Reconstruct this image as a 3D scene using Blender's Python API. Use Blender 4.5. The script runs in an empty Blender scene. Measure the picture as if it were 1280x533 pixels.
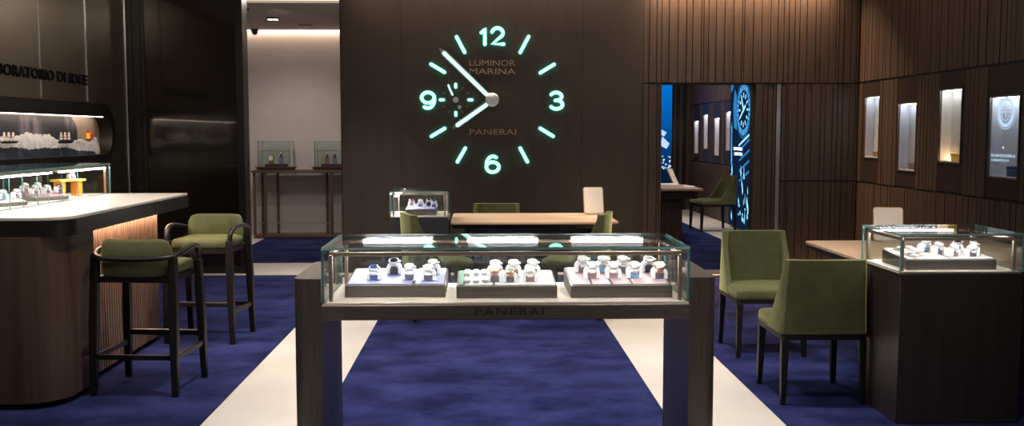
import bpy, bmesh, math, random
from mathutils import Vector, Matrix
random.seed(7)
C = bpy.context.scene.collection
PI = math.pi
def R(a): return math.radians(a)

# ------------------------------------------------------------------ materials
def nm(name):
    m = bpy.data.materials.new(name); m.use_nodes = True
    nt = m.node_tree; nt.nodes.clear()
    out = nt.nodes.new('ShaderNodeOutputMaterial')
    return m, nt, out
def N(nt, t, **kw):
    n = nt.nodes.new(t)
    for k, v in kw.items():
        if k in n.inputs: n.inputs[k].default_value = v
        else: setattr(n, k, v)
    return n
def mat(name, col, rough=.5, metal=0., scale=None, stretch=(1, 1, 1), var=.0, bump=0., col2=None, sheen=0, sheen_tint=None, coat=0, spec=.5, detail=4, aniso=0, ramp=(.3,.7), vor=False):
    m, nt, out = nm(name)
    b = N(nt, 'ShaderNodeBsdfPrincipled'); L = nt.links.new
    b.inputs['Base Color'].default_value = (*col, 1); b.inputs['Roughness'].default_value = rough
    b.inputs['Metallic'].default_value = metal; b.inputs['Coat Weight'].default_value = coat
    b.inputs['Specular IOR Level'].default_value = spec
    if aniso: b.inputs['Anisotropic'].default_value = aniso
    if sheen:
        b.inputs['Sheen Weight'].default_value = sheen; b.inputs['Sheen Roughness'].default_value = .35
        b.inputs['Sheen Tint'].default_value = (*(sheen_tint or (1, 1, 1)), 1)
    L(b.outputs[0], out.inputs[0])
    if scale:
        tc = N(nt, 'ShaderNodeTexCoord'); mp = N(nt, 'ShaderNodeMapping'); mp.inputs['Scale'].default_value = stretch
        no = N(nt, 'ShaderNodeTexNoise', Scale=scale, Detail=detail, Roughness=.6)
        L(tc.outputs['Object'], mp.inputs[0]); L(mp.outputs[0], no.inputs['Vector'])
        if col2:
            r = N(nt, 'ShaderNodeValToRGB'); r.color_ramp.elements[0].color = (*col, 1); r.color_ramp.elements[1].color = (*col2, 1)
            r.color_ramp.elements[0].position = ramp[0]; r.color_ramp.elements[1].position = ramp[1]
            L(no.outputs['Fac'], r.inputs[0]); L(r.outputs[0], b.inputs['Base Color'])
        if bump:
            bp = N(nt, 'ShaderNodeBump', Strength=bump, Distance=.01)
            L(no.outputs['Fac'], bp.inputs['Height']); L(bp.outputs[0], b.inputs['Normal'])
    return m
def emis(name, col, s):
    m, nt, out = nm(name); e = N(nt, 'ShaderNodeEmission', Strength=s); e.inputs[0].default_value = (*col, 1)
    nt.links.new(e.outputs[0], out.inputs[0]); return m
def glass(name, tint=(.97, 1, .99), base=.04):
    m, nt, out = nm(name); L = nt.links.new
    lw = N(nt, 'ShaderNodeLayerWeight', Blend=.5)
    p = N(nt, 'ShaderNodeMath', operation='POWER'); p.inputs[1].default_value = 5
    a = N(nt, 'ShaderNodeMath', operation='MULTIPLY_ADD'); a.inputs[1].default_value = 1 - base; a.inputs[2].default_value = base
    t = N(nt, 'ShaderNodeBsdfTransparent'); t.inputs[0].default_value = (*tint, 1)
    g = N(nt, 'ShaderNodeBsdfGlossy'); g.inputs['Roughness'].default_value = .0; g.inputs[0].default_value = (1, 1, 1, 1)
    mx = N(nt, 'ShaderNodeMixShader')
    L(lw.outputs['Facing'], p.inputs[0]); L(p.outputs[0], a.inputs[0]); L(a.outputs[0], mx.inputs[0])
    L(t.outputs[0], mx.inputs[1]); L(g.outputs[0], mx.inputs[2]); L(mx.outputs[0], out.inputs[0])
    return m

M = {}
M['slat'] = mat('walnut_slats', (.042, .028, .021), .5, scale=6, stretch=(9, 9, .35), col2=(.084, .057, .043), bump=.1)
M['backing'] = mat('slat_backing', (.018, .012, .010), .8)
M['walnut'] = mat('walnut_veneer', (.055, .031, .021), .45, scale=3, stretch=(7, 7, .3), col2=(.095, .056, .040), bump=.05)
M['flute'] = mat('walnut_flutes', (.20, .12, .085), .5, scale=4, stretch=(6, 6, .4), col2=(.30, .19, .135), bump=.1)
M['clockwall'] = mat('dark_bronze_panel', (.035, .027, .022), .55, scale=12, stretch=(1, 1, .2), col2=(.046, .036, .029))
M['seam'] = mat('seam_black', (.006, .005, .005), .7)
M['blackgloss'] = mat('black_lacquered_glass', (.012, .009, .007), .12, coat=.5)
M['blackmetal'] = mat('black_metal', (.012, .011, .011), .4, metal=.3)
M['cladding'] = mat('brushed_gunmetal_cladding', (.26, .21, .155), .34, metal=.95, scale=5, stretch=(.3, .3, 9), bump=.04, col2=(.30, .25, .19))
M['bronze'] = mat('brushed_dark_bronze', (.12, .105, .094), .38, metal=.85, scale=14, stretch=(14, 14, .3), bump=.05, col2=(.20, .175, .155))
M['bronzeh'] = mat('brushed_bronze_plinth', (.13, .11, .098), .42, metal=.75, scale=14, stretch=(.3, 14, 14), bump=.05, col2=(.21, .18, .165))
M['frame'] = mat('copper_bronze_rod', (.52, .38, .30), .3, metal=.9)
M['tile'] = mat('ivory_stone_tile', (.60, .56, .51), .33, scale=2.2, col2=(.70, .66, .61), detail=6, bump=.01)
M['grout'] = mat('grout', (.42, .39, .35), .8)
M['carpet'] = mat('blue_cut_pile_carpet', (.006, .009, .042), .95, scale=2.6, stretch=(1, 1.25, 1), col2=(.030, .036, .138), bump=.6, detail=9, spec=.08, ramp=(.34, .70))
M['velvet'] = mat('olive_velvet', (.058, .064, .021), .75, scale=7, col2=(.095, .102, .036), sheen=.6, sheen_tint=(.62, .66, .30), bump=.03)
M['darkwood'] = mat('black_stained_ash', (.006, .005, .005), .42, scale=20, stretch=(1, 1, .1), col2=(.010, .009, .009), spec=.35)
M['oak'] = mat('pale_oak_top', (.50, .34, .22), .42, scale=3, stretch=(.5, 9, 1), col2=(.62, .44, .30), bump=.03)
M['darkbody'] = mat('dark_stained_veneer', (.020, .015, .014), .42, scale=4, stretch=(8, 8, .3), col2=(.034, .025, .023))
M['darkblue'] = mat('charcoal_body', (.028, .030, .038), .45)
M['corian'] = mat('ivory_counter_top', (.66, .60, .54), .32, scale=30, col2=(.70, .64, .58))
M['interior'] = mat('cream_case_floor', (.78, .68, .60), .5)
M['plaster'] = mat('grey_plaster', (.42, .38, .37), .85, scale=5, col2=(.45, .41, .40))
M['ceiling'] = mat('ceiling_paint', (.42, .36, .34), .8)
M['glass'] = glass('clear_glass')
M['edge'] = mat('green_glass_edge', (.24, .50, .48), .12, spec=.8, coat=.6)
M['led'] = emis('cool_white_led', (1, .97, .98), 110)
M['ledfront'] = emis('front_rail_led', (1, .95, .94), 38)
M['ledsmall'] = emis('cool_led_strip', (.95, .96, 1), 16)
M['ledwarm'] = emis('warm_led_strip', (1, .62, .36), 22)
M['ledcool'] = emis('niche_led', (.86, .88, 1), 7)
M['lume'] = emis('mint_lume', (.50, 1.0, .80), 1.25)
M['lumehalo'] = emis('mint_lume_halo', (.02, .60, .38), 3.5)  # green glow on the numeral sides, added to make their halo
M['gold'] = mat('brushed_gold_letters', (.40, .28, .16), .4, metal=.4)
M['steel'] = mat('polished_steel', (.80, .80, .82), .28, metal=.75)
M['white'] = mat('white_leather_cuff', (.86, .85, .86), .5)
M['letterblack'] = mat('black_letters', (.004, .004, .004), .9, spec=.1)
M['letterbronze'] = mat('engraved_bronze', (.075, .064, .056), .3, metal=.85)
M['letterwood'] = mat('dark_letters_on_wood', (.018, .011, .008), .5)
def flat(name, c, rough=.55, **k): M[name] = mat(name, c, rough, **k)
flat('pad_lilac', (.36, .37, .66)); flat('pad_mauve', (.50, .37, .40)); flat('pad_green', (.08, .22, .14)); flat('pad_white', (.74, .72, .72))
flat('block_blue', (.05, .11, .38)); flat('block_grey', (.16, .15, .22)); flat('block_mauve', (.34, .20, .24)); flat('block_sky', (.22, .45, .65)); flat('block_pink', (.70, .36, .34))
flat('dial_black', (.01, .01, .012), .2); flat('dial_blue', (.02, .06, .22), .2); flat('dial_white', (.7, .7, .7), .3); flat('rosegold', (.75, .42, .28), .25, metal=1)
flat('strap_brown', (.22, .10, .05)); flat('strap_black', (.02, .02, .025)); flat('strap_blue', (.03, .06, .2)); flat('strap_grey', (.30, .30, .32))
flat('orange', (.95, .36, .03)); flat('yellow', (.95, .62, .12)); flat('cream', (.80, .72, .62), .6); flat('paper', (.85, .84, .82), .7)
flat('pink_tray', (.45, .28, .34)); flat('mirrorframe', (.45, .30, .18), .5); flat('label_red', (.75, .10, .06)); flat('strap_pale', (.7, .62, .58)); flat('walnut_tray', (.085, .050, .032), .4)
M['ledwarmpanel'] = emis('warm_ceiling_cove', (1, .86, .68), 1.6)
M['bronzeh2'] = mat('brushed_bronze_beam', (.16, .135, .12), .38, metal=.8, scale=14, stretch=(.3, 14, 14), bump=.05, col2=(.24, .205, .185))
M['edgeband'] = mat('black_bronze_band', (.03, .026, .024), .32, metal=.7)
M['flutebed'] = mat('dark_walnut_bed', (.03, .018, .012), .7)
M['ledcounter'] = emis('counter_warm_led', (1, .66, .44), 40)
M['ledcase'] = emis('counter_case_led', (1, .96, .95), 60)
M['dioback'] = mat('brushed_bronze_back', (.42, .33, .26), .4, metal=.5, scale=8, stretch=(1, .3, 8), col2=(.50, .40, .32))
M['diolight'] = emis('diorama_led', (1, .80, .62), 17)
M['nightsky'] = mat('painted_storm_sky', (.012, .016, .026), .5, scale=1.1, stretch=(1, 1.1, .5), col2=(.40, .32, .38), ramp=(.50, .66), detail=6)
M['signorange'] = emis('orange_lit_sign', (1, .42, .05), .8)
M['lampspot'] = emis('downlight_lamp', (1, .95, .9), 12)
M['oakdull'] = mat('beige_desk_top', (.34, .24, .19), .5)
M['scr_splash'] = emis('screen_splash', (.55, .72, 1), .8)
M['darkedge'] = mat('dark_case_edges', (.05, .06, .06), .4)
flat('fin', (.55, .60, .66), .15, metal=.7)

# ------------------------------------------------------------------ mesh builder
class MB:
    def __init__(s, o=(0, 0, 0)): s.bm = bmesh.new(); s.o = Vector(o); s.mi = 0
    def face(s, vs):
        try: f = s.bm.faces.new(vs); f.material_index = s.mi; return f
        except ValueError: return None
    def v(s, p): return s.bm.verts.new(Vector(p) - s.o)
    def box(s, x0, x1, y0, y1, z0, z1, em=None):
        P = [(x0,y0,z0),(x1,y0,z0),(x1,y1,z0),(x0,y1,z0),(x0,y0,z1),(x1,y0,z1),(x1,y1,z1),(x0,y1,z1)]
        V = [s.v(p) for p in P]
        F = [s.face([V[i] for i in q]) for q in ((3,2,1,0),(4,5,6,7),(0,1,5,4),(2,3,7,6),(1,2,6,5),(3,0,4,7))]
        if em is not None:            # thin faces of a pane get the edge material
            d = [z1-z0, z1-z0, y1-y0, y1-y0, x1-x0, x1-x0]; mn = min(d)
            for f, k in zip(F, d):
                f.material_index = 0 if k == mn else em
        return s
    def loft(s, rings, close=True, caps=True):
        Rr = [[s.v(p) for p in r] for r in rings]; n = len(Rr[0])
        for a, b in zip(Rr, Rr[1:]):
            for i in range(n if close else n-1):
                j = (i+1) % n; s.face([a[i], a[j], b[j], b[i]])
        if caps and close:
            s.face(list(reversed(Rr[0]))); s.face(Rr[-1])
        return s
    def prism(s, poly, axis, a, b):
        def m(p, t):
            u, w = p
            return {'x': (t, u, w), 'y': (u, t, w), 'z': (u, w, t)}[axis]
        return s.loft([[m(p, a) for p in poly], [m(p, b) for p in poly]])
    def cyl(s, p, q, r0, r1=None, n=16):
        r1 = r0 if r1 is None else r1
        p, q = Vector(p), Vector(q); d = (q-p).normalized()
        u = d.orthogonal().normalized(); w = d.cross(u)
        ring = lambda c, r: [tuple(c + u*r*math.cos(2*PI*i/n) + w*r*math.sin(2*PI*i/n)) for i in range(n)]
        return s.loft([ring(p, r0), ring(q, r1)])
    def sweep(s, path, a, b, n=10, up=(0, 0, 1), smooth=4, sq=False):
        P = [Vector(p) for p in path]
        if smooth > 1:
            Q = []
            for i in range(len(P)-1):
                p0, p1, p2, p3 = P[max(i-1, 0)], P[i], P[i+1], P[min(i+2, len(P)-1)]
                for k in range(smooth):
                    t = k/smooth
                    Q.append(.5*((2*p1)+(-p0+p2)*t+(2*p0-5*p1+4*p2-p3)*t*t+(-p0+3*p1-3*p2+p3)*t**3))
            P = Q+[P[-1]]
        up = Vector(up); rings = []; rings_side = Vector((-1, 0, 0))
        for i, p in enumerate(P):
            d = (P[min(i+1, len(P)-1)]-P[max(i-1, 0)]).normalized()
            side = d.cross(up)
            if side.length < .15: side = rings_side
            side = side.normalized(); rings_side = side; w = side.cross(d).normalized()
            t = i/(len(P)-1); aa = a if not callable(a) else a(t); bb = b if not callable(b) else b(t)
            r = []
            for k in range(n):
                th = 2*PI*(k+.5)/n; cx_, sx_ = math.cos(th), math.sin(th)
                e = .6 if sq else 1
                r.append(tuple(p+side*aa*math.copysign(abs(cx_)**e, cx_)+w*bb*math.copysign(abs(sx_)**e, sx_)))
            rings.append(r)
        return s.loft(rings)
    def sphere(s, c, r, sx=1, sy=1, sz=1, n=14):
        c = Vector(c); rings = []
        for i in range(1, n):
            ph = -PI/2 + PI*i/n
            rings.append([tuple(c+Vector((r*sx*math.cos(ph)*math.cos(2*PI*k/n), r*sy*math.cos(ph)*math.sin(2*PI*k/n), r*sz*math.sin(ph)))) for k in range(n)])
        return s.loft(rings)
    def lathe(s, c, prof, n=24, axis='z'):
        c = Vector(c); rings = []
        for r, h in prof:
            ring = []
            for k in range(n):
                a = 2*PI*k/n
                if axis == 'z': q = Vector((r*math.cos(a), r*math.sin(a), h))
                elif axis == 'y': q = Vector((r*math.cos(a), h, r*math.sin(a)))
                else: q = Vector((h, r*math.cos(a), r*math.sin(a)))
                ring.append(tuple(c+q))
            rings.append(ring)
        return s.loft(rings)
    def build(s, name, m, parent=None, bevel=0, seg=2, smooth=None, rot=None):
        bmesh.ops.recalc_face_normals(s.bm, faces=s.bm.faces)
        me = bpy.data.meshes.new(name); s.bm.to_mesh(me); s.bm.free()
        for x in (m if isinstance(m, (list, tuple)) else [m]): me.materials.append(M[x])
        o = bpy.data.objects.new(name, me); C.objects.link(o)
        if smooth is not None:
            for p in me.polygons: p.use_smooth = True
            me.set_sharp_from_angle(angle=R(smooth))
        if bevel:
            b = o.modifiers.new('bevel', 'BEVEL'); b.width = bevel; b.segments = seg; b.limit_method = 'ANGLE'; b.angle_limit = R(35)
            if smooth is None:
                for p in me.polygons: p.use_smooth = True
                me.set_sharp_from_angle(angle=R(40))
        if parent: o.parent = parent
        return o
def tag(o, label=None, cat=None, group=None, kind=None):
    if label: o['label'] = label
    if cat: o['category'] = cat
    if group: o['group'] = group
    if kind: o['kind'] = kind
    return o
def thing(name, label, cat, loc=(0, 0, 0), rz=0, group=None):
    o = bpy.data.objects.new(name, None); C.objects.link(o); o.empty_display_size = .1
    o.location = loc; o.rotation_euler = (0, 0, R(rz)); return tag(o, label, cat, group)
def struct(o): o['kind'] = 'structure'; return o
def copy_tree(o, parent=None):
    c = o.copy(); C.objects.link(c)
    if parent: c.parent = parent
    for ch in o.children: copy_tree(ch, c)
    return c
def dup(o, label, loc, rz=0, group=None, scale=None):
    c = copy_tree(o); c.location = loc; c.rotation_euler = (0, 0, R(rz)); c['label'] = label
    if group: c['group'] = group
    if scale: c.scale = (scale,)*3
    return c
def rrect(x0, x1, y0, y1, r, k=6, corners=(1, 1, 1, 1)):
    pts = []
    for (cx, cy, a0, on, px, py) in ((x1-r, y0+r, -90, corners[0], x1, y0), (x1-r, y1-r, 0, corners[1], x1, y1), (x0+r, y1-r, 90, corners[2], x0, y1), (x0+r, y0+r, 180, corners[3], x0, y0)):
        if on:
            for i in range(k+1):
                a = R(a0+90*i/k); pts.append((cx+r*math.cos(a), cy+r*math.sin(a)))
        else: pts.append((px, py))
    return pts
def text_mesh(body, origin, right, up, width, height, depth, name, m, parent, o=(0, 0, 0), spacing=1.0, bold=0.0):
    """letters laid on a wall: the block is width x height, raised by depth"""
    cu = bpy.data.curves.new('t', 'FONT'); cu.body = body; cu.extrude = .05; cu.space_character = spacing; cu.offset = bold
    cu.resolution_u = 3
    ob = bpy.data.objects.new('t', cu); C.objects.link(ob)
    dg = bpy.context.evaluated_depsgraph_get(); dg.update()
    me = bpy.data.meshes.new_from_object(ob.evaluated_get(dg))
    bpy.data.objects.remove(ob); bpy.data.curves.remove(cu)
    xs = [v.co.x for v in me.vertices]; ys = [v.co.y for v in me.vertices]; zs = [v.co.z for v in me.vertices]
    x0, x1, y0, y1, z0, z1 = min(xs), max(xs), min(ys), max(ys), min(zs), max(zs)
    rt, u = Vector(right), Vector(up); nn = rt.cross(u); org = Vector(origin)-Vector(o)
    for v in me.vertices:
        c = v.co
        v.co = org + rt*((c.x-x0)/(x1-x0)*width) + u*((c.y-y0)/(y1-y0)*height) + nn*((c.z-z0)/(z1-z0)*depth)
    me.materials.clear(); me.materials.append(M[m]); me.name = name
    ob = bpy.data.objects.new(name, me); C.objects.link(ob)
    if parent: ob.parent = parent
    return ob

# ------------------------------------------------------------------ camera
cam = bpy.data.cameras.new('camera'); co = bpy.data.objects.new('camera', cam); C.objects.link(co)
cam.sensor_width = 36; cam.lens = 1244/1280*36; cam.clip_end = 100
Rm = Matrix(((0.99956079, 0.00236278, -0.02954072), (-0.02963506, 0.07969428, -0.99637874), (0, 0.99681655, 0.0797293)))
co.matrix_world = Matrix.Translation((0, 0, 1.5)) @ Rm.to_4x4()
bpy.context.scene.camera = co

# ------------------------------------------------------------------ setting: floor, carpets
YW = 10.70      # plane of the back walls
m = MB(); m.box(-3.9, 5.0, 2.0, 20.0, -.08, 0)
fl = struct(m.build('floor', 'tile'))
def carpet(x0, x1, y0, y1, label):
    m = MB(); m.box(x0, x1, y0, y1, 0.0005, .010)
    return tag(m.build('carpet', 'carpet', bevel=.003), label, 'carpet')
carpet(-3.74, -1.455, 2.2, 10.48, 'blue carpet on the left, under the bar stools and counter')
carpet(-.842, .972, 2.2, 10.42, 'blue carpet in the middle, seen beneath the centre display table')
carpet(1.56, 4.05, 2.2, 10.33, 'blue carpet on the right, under the olive chairs')
carpet(-3.10, -1.2, 11.55, 14.20, 'blue carpet in the grey walled side room, in front of the console table')
carpet(1.70, 3.37, 10.74, 19.2, 'blue carpet beyond the opening in the slatted wall')

# slatted walls: (axis, plane, direction the slats face)
def slats(m, axis, plane, u0, u1, z0, z1, sgn, seed=1, widths=(.045, .055, .07, .085), depth=.014, gap=.009):
    rnd = random.Random(seed); u = u0+.003
    while u < u1-.012:
        w = min(rnd.choice(widths), u1-.003-u)
        if rnd.random() < .18: w = min(.016, u1-.003-u)
        a, b = plane, plane + sgn*depth*rnd.choice((.8, 1, 1.15))
        lo, hi = min(a, b), max(a, b)
        if axis == 'y': m.box(u, u+w, lo, hi, z0, z1)
        else: m.box(lo, hi, u, u+w, z0, z1)
        u += w+gap
def mwall(m, boxes):
    m.mi = 1
    for b in boxes: m.box(*b)
    m.mi = 0
# back wall of walnut slats with the opening X 1.93..2.94
m = MB()
slats(m, 'y', YW+.014, 1.724, 4.056, 2.045, 3.06, -1, 3)
slats(m, 'y', YW+.014, 1.724, 1.93, .0, 2.03, -1, 4)
slats(m, 'y', YW+.014, 2.945, 3.165, .0, 2.03, -1, 5)
slats(m, 'y', YW+.014, 3.225, 4.056, .0, .975, -1, 6)
slats(m, 'y', YW+.014, 3.225, 4.056, .99, 2.03, -1, 6)
mwall(m, [(1.724, 4.07, YW+.0145, YW+.22, 2.03, 3.06), (1.724, 1.93, YW+.0145, YW+.22, 0, 2.03), (2.945, 4.07, YW+.0145, YW+.22, 0, 2.03)])
struct(m.build('wall_back_right', ['slat', 'backing']))
m = MB(); m.box(3.175, 3.215, YW-.006, YW+.014, 0, 2.03)
struct(m.build('trim_1', 'fin'))
m = MB(); m.box(1.93, 2.945, 10.48, 10.735, 0, .012)
struct(m.build('trim_2', 'bronze'))

# right wall: three tiers, with dark panels and display niches in the middle tier
XR = 4.07
niches = [(10.14, 10.52, 1.25, 1.885), (9.26, 9.66, 1.145, 1.79), (8.38, 8.78, 1.25, 1.885), (7.46, 7.90, 1.155, 1.79)]
panels = [(10.14, 10.60), (9.25, 9.71), (8.35, 8.81), (7.42, 7.95)]
far = [(18.70, 19.08, 1.12, 1.74), (17.92, 18.28, 1.22, 1.84), (17.04, 17.42, 1.12, 1.77), (16.24, 16.60, 1.22, 1.86)]
farpanels = [(18.6, 19.1), (17.85, 18.36), (16.95, 17.48), (16.16, 16.68)]
m = MB()
slats(m, 'x', XR+.014, 6.0, 10.70, 2.055, 3.06, -1, 11)
slats(m, 'x', XR+.014, 6.0, 10.70, 0.0, .965, -1, 12)
edges = [6.0]+[q for p in sorted(panels) for q in p]+[10.70]
for i in range(0, len(edges), 2): slats(m, 'x', XR+.014, edges[i], edges[i+1], .985, 2.035, -1, 20+i)
mwall(m, [(XR+.0145, XR+.20, 6, 10.93, 0, .985), (XR+.0145, XR+.20, 6, 10.93, 2.035, 3.06)])
zs = [(.985, 2.035)]
def wall_with_holes(m, y0, y1, holes):
    holes = sorted(holes); y = y0
    for (a, b, c, d) in holes:
        m.box(XR+.0145, XR+.20, y, a, .985, 2.035); m.box(XR+.0145, XR+.20, a, b, .985, c); m.box(XR+.0145, XR+.20, a, b, d, 2.035); y = b
    m.box(XR+.0145, XR+.20, y, y1, .985, 2.035)
m.mi = 1; wall_with_holes(m, 6, 10.93, niches); m.mi = 0
# dark panels above and below each niche
m.mi = 2
for (a, b), (c, d, e, f) in zip(panels, niches):
    for box in ((a, b, .99, e-.015), (a, b, f+.015, 2.03), (a, c-.012, e-.015, f+.015), (d+.012, b, e-.015, f+.015)):
        if box[1]-box[0] > .002: m.box(XR+.004, XR+.0145, *box)
struct(m.build('wall_right', ['slat', 'backing', 'darkbody']))
m = MB()
slats(m, 'x', XR+.014, 10.93, 19.5, 2.055, 3.0, -1, 31)
slats(m, 'x', XR+.014, 10.93, 19.5, 0.0, .965, -1, 32)
edges = [10.93]+[q for p in sorted(farpanels) for q in p]+[19.5]
for i in range(0, len(edges), 2): slats(m, 'x', XR+.014, edges[i], edges[i+1], .985, 2.035, -1, 40+i)
m.mi = 1
m.box(XR+.0145, XR+.20, 10.93, 19.5, 0, .985); m.box(XR+.0145, XR+.20, 10.93, 19.5, 2.035, 3.0)
wall_with_holes(m, 10.93, 19.5, far)
m.mi = 2
for (a, b), (c, d, e, f) in zip(farpanels, far):
    for box in ((a, b, .99, e-.015), (a, b, f+.015, 2.03)): m.box(XR+.004, XR+.0145, *box)
struct(m.build('wall_right_beyond', ['slat', 'backing', 'darkbody']))

# far end of the room beyond the opening
m = MB(); m.box(1.4, 4.27, 19.5, 19.7, 0, 3.0)
m.mi = 1
for x in (3.80, 3.93): m.box(x, x+.05, 19.46, 19.5, 0, 3.0)
struct(m.build('wall_far', ['clockwall', 'blackmetal']))
m = MB(); m.box(1.38, 1.5, 10.93, 19.5, 0, 3.0); struct(m.build('wall_far_left', 'clockwall'))

# clock wall: dark panels with seams
m = MB()
xs = [-1.508, -.86, 1.07, 1.724]
m.mi = 1; m.box(-1.50, 1.716, YW+.012, YW+.25, 0, 3.06); m.mi = 0
for a, b in zip(xs, xs[1:]): m.box(a+.0015, b-.0015, YW, YW+.012, 0, 3.06)
m.box(-1.508, -1.5, YW, YW+.25, 0, 3.06)
struct(m.build('wall_back', ['clockwall', 'seam']))

# left part: black lacquered wall with frame
m = MB(); m.box(-3.56, -2.60, YW+.02, YW+.1, .08, 3.06)
m.mi = 1
m.box(-3.75, -3.56, YW, YW+.12, 0, 3.06); m.box(-2.60, -2.525, YW-.03, YW+.2, 0, 3.06); m.box(-3.56, -2.6, YW-.01, YW+.12, 0, .08)
m.box(-3.70, -3.685, YW-.02, YW, 0, 3.06)
m.box(-3.62, -3.60, YW-.02, YW, 0, 3.06)
struct(m.build('wall_back_left', ['blackgloss', 'blackmetal']))

# left wall of gunmetal panels with glass fins
XL = -3.75
m = MB()
cuts = [4.6, 5.62, 6.62, 7.62, 8.62, 9.617, 10.69]
CY0, CY1, CZ0, CZ1 = 5.0, 10.15, 1.29, 1.665       # capsule opening
m.mi = 1; m.box(XL-.16, XL-.13, 4.6, 10.7, 0, 3.06)
m.mi = 0
for a, b in zip(cuts, cuts[1:]):
    m.box(XL-.02, XL, a+.003, b-.003, 1.79, 3.06); m.box(XL-.02, XL, a+.003, b-.003, 0, 1.24)
m.box(XL-.02, XL, 10.26, 10.69, 1.24, 1.79)
struct(m.build('wall_left', ['cladding', 'blackmetal']))
for k, y in enumerate((8.62, 9.617, 10.672)):
    z0 = 1.80 if k < 2 else 0.0
    m = MB(); m.box(XL, XL+.012, y-.004, y+.004, z0, 3.06)
    struct(m.build('trim_%d' % (3+k), 'fin'))

# side room on the left, back
m = MB(); m.box(-4.6, -1.0, 14.75, 14.9, 0, 3.2); struct(m.build('wall_side_room_back', 'plaster'))
m = MB(); m.box(-4.75, -4.6, 10.9, 14.9, 0, 3.2); struct(m.build('wall_side_room_left', 'plaster'))
m = MB(); m.box(-1.2, -1.05, 10.95, 14.75, 0, 3.2); struct(m.build('wall_side_room_right', 'plaster'))
m = MB(); m.box(-4.6, -1.2, 11.68, 14.70, 3.0, 3.08)
m.box(-4.6, -1.2, 14.70, 14.75, 3.07, 3.10)
struct(m.build('ceiling_side_room', 'ceiling'))
m = MB(); m.box(-4.6, -1.2, 11.35, 11.68, 3.03, 3.08)
tag(m.build('cove_light', emis and 'ledwarmpanel' if 'ledwarmpanel' in M else 'ledwarm'), 'bright warm cove light across the ceiling above the side room doorway', 'light')
m = MB(); m.box(-4.3, 5.1, 10.95, 19.7, 3.1, 3.2)
struct(m.build('ceiling_back', 'ceiling'))
m = MB(); m.box(-4.3, 5.1, 2.0, 10.55, 3.12, 3.25); m.box(-4.3, 5.1, 10.5, 10.95, 3.25, 3.4)
struct(m.build('ceiling', 'ceiling'))

# ------------------------------------------------------------------ display niches
def niche(y0, y1, z0, z1, label, warm=False, screen=False, small=False):
    t = thing('display_niche', label, 'display niche', (XR, (y0+y1)/2, z0))
    o = t.location.copy(); d = .10
    m = MB(o)
    m.box(XR+d, XR+d+.01, y0, y1, z0, z1); m.box(XR+.01, XR+d, y0-.001, y0+.008, z0, z1); m.box(XR+.01, XR+d, y1-.008, y1+.001, z0, z1)
    m.box(XR+.01, XR+d, y0, y1, z0-.001, z0+.01); m.box(XR+.01, XR+d, y0, y1, z1-.006, z1+.001)
    m.build('recess', 'niche_warm' if warm else 'niche_cool', t)
    m = MB(o); f = .014
    for b in ((y0-f, y1+f, z0-f, z0), (y0-f, y1+f, z1, z1+f), (y0-f, y0, z0, z1), (y1, y1+f, z0, z1)): m.box(XR-.006, XR+.012, *b)
    m.build('niche_frame', 'bronze', t)
    if not small:
        m = MB(o); m.box(XR+.012, XR+.018, y0, y1, z0, z1, em=1); m.build('glass_pane', ['glass', 'edge'], t)
    m = MB(o); m.box(XR+.035, XR+.06, y0+.02, y1-.02, z1-.012, z1-.006); m.build('light_strip', 'ledniche', t)
    if warm:
        m = MB(o); m.box(XR+.075, XR+.095, y0+.255, y1-.015, z0+.011, z0+.017); m.build('light_strip', 'ledwarm', t)
    return t
M['niche_cool'] = mat('lilac_grey_lining', (.46, .46, .52), .6, scale=4, col2=(.56, .55, .60))
M['niche_warm'] = mat('ivory_lining', (.62, .58, .54), .6, scale=4, col2=(.70, .66, .60))
M['ledniche'] = emis('niche_led_strip', (.88, .92, 1), 16)
nl = ['narrow lit display niche in the right wall, nearest the room corner', 'lit display niche in the right wall, second from the room corner',
      'warm lit display niche with an amber glow, third from the room corner', 'display niche at the right edge of the photo with a watch drawn on its glass']
for k, (n, l) in enumerate(zip(niches, nl)): niche(*n, l, warm=(k == 2))
fn = ['leftmost of the four lit niches seen through the opening', 'second from left of the four lit niches seen through the opening',
      'third from left of the four lit niches seen through the opening', 'rightmost lit niche through the opening, beside the bright screen']
for n, l in zip(far, fn): niche(*n, l, small=True)
# things in the niches
def nbox(y, z, w, h, label, mt, lid):
    t = thing('watch_box', label, 'box', (XR+.06, y, z+.0105))
    m = MB(); m.box(-.03, .03, -w/2, w/2, 0, h*.55); m.build('box_base', mt, t, bevel=.004)
    m = MB(); m.box(-.032, .032, -w/2-.003, w/2+.003, h*.6, h); m.build('lid', lid, t, bevel=.004)
    m = MB(); m.box(-.026, .026, -w/2+.006, w/2-.006, h*.55, h*.6); m.build('hinge_band', 'steel', t)
nbox(10.26, 1.25, .18, .05, 'dark brown watch box in the niche nearest the room corner', 'strap_brown', 'strap_brown')
nbox(9.38, 1.145, .20, .07, 'grey and mauve watch box in the second niche from the room corner', 'block_grey', 'block_mauve')
nbox(8.515, 1.25, .20, .065, 'golden watch box glowing in the third niche from the room corner', 'yellow', 'yellow')
nbox(7.585, 1.155, .18, .08, 'navy watch box with a white band in the niche at the right edge', 'strap_blue', 'strap_blue')

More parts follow.
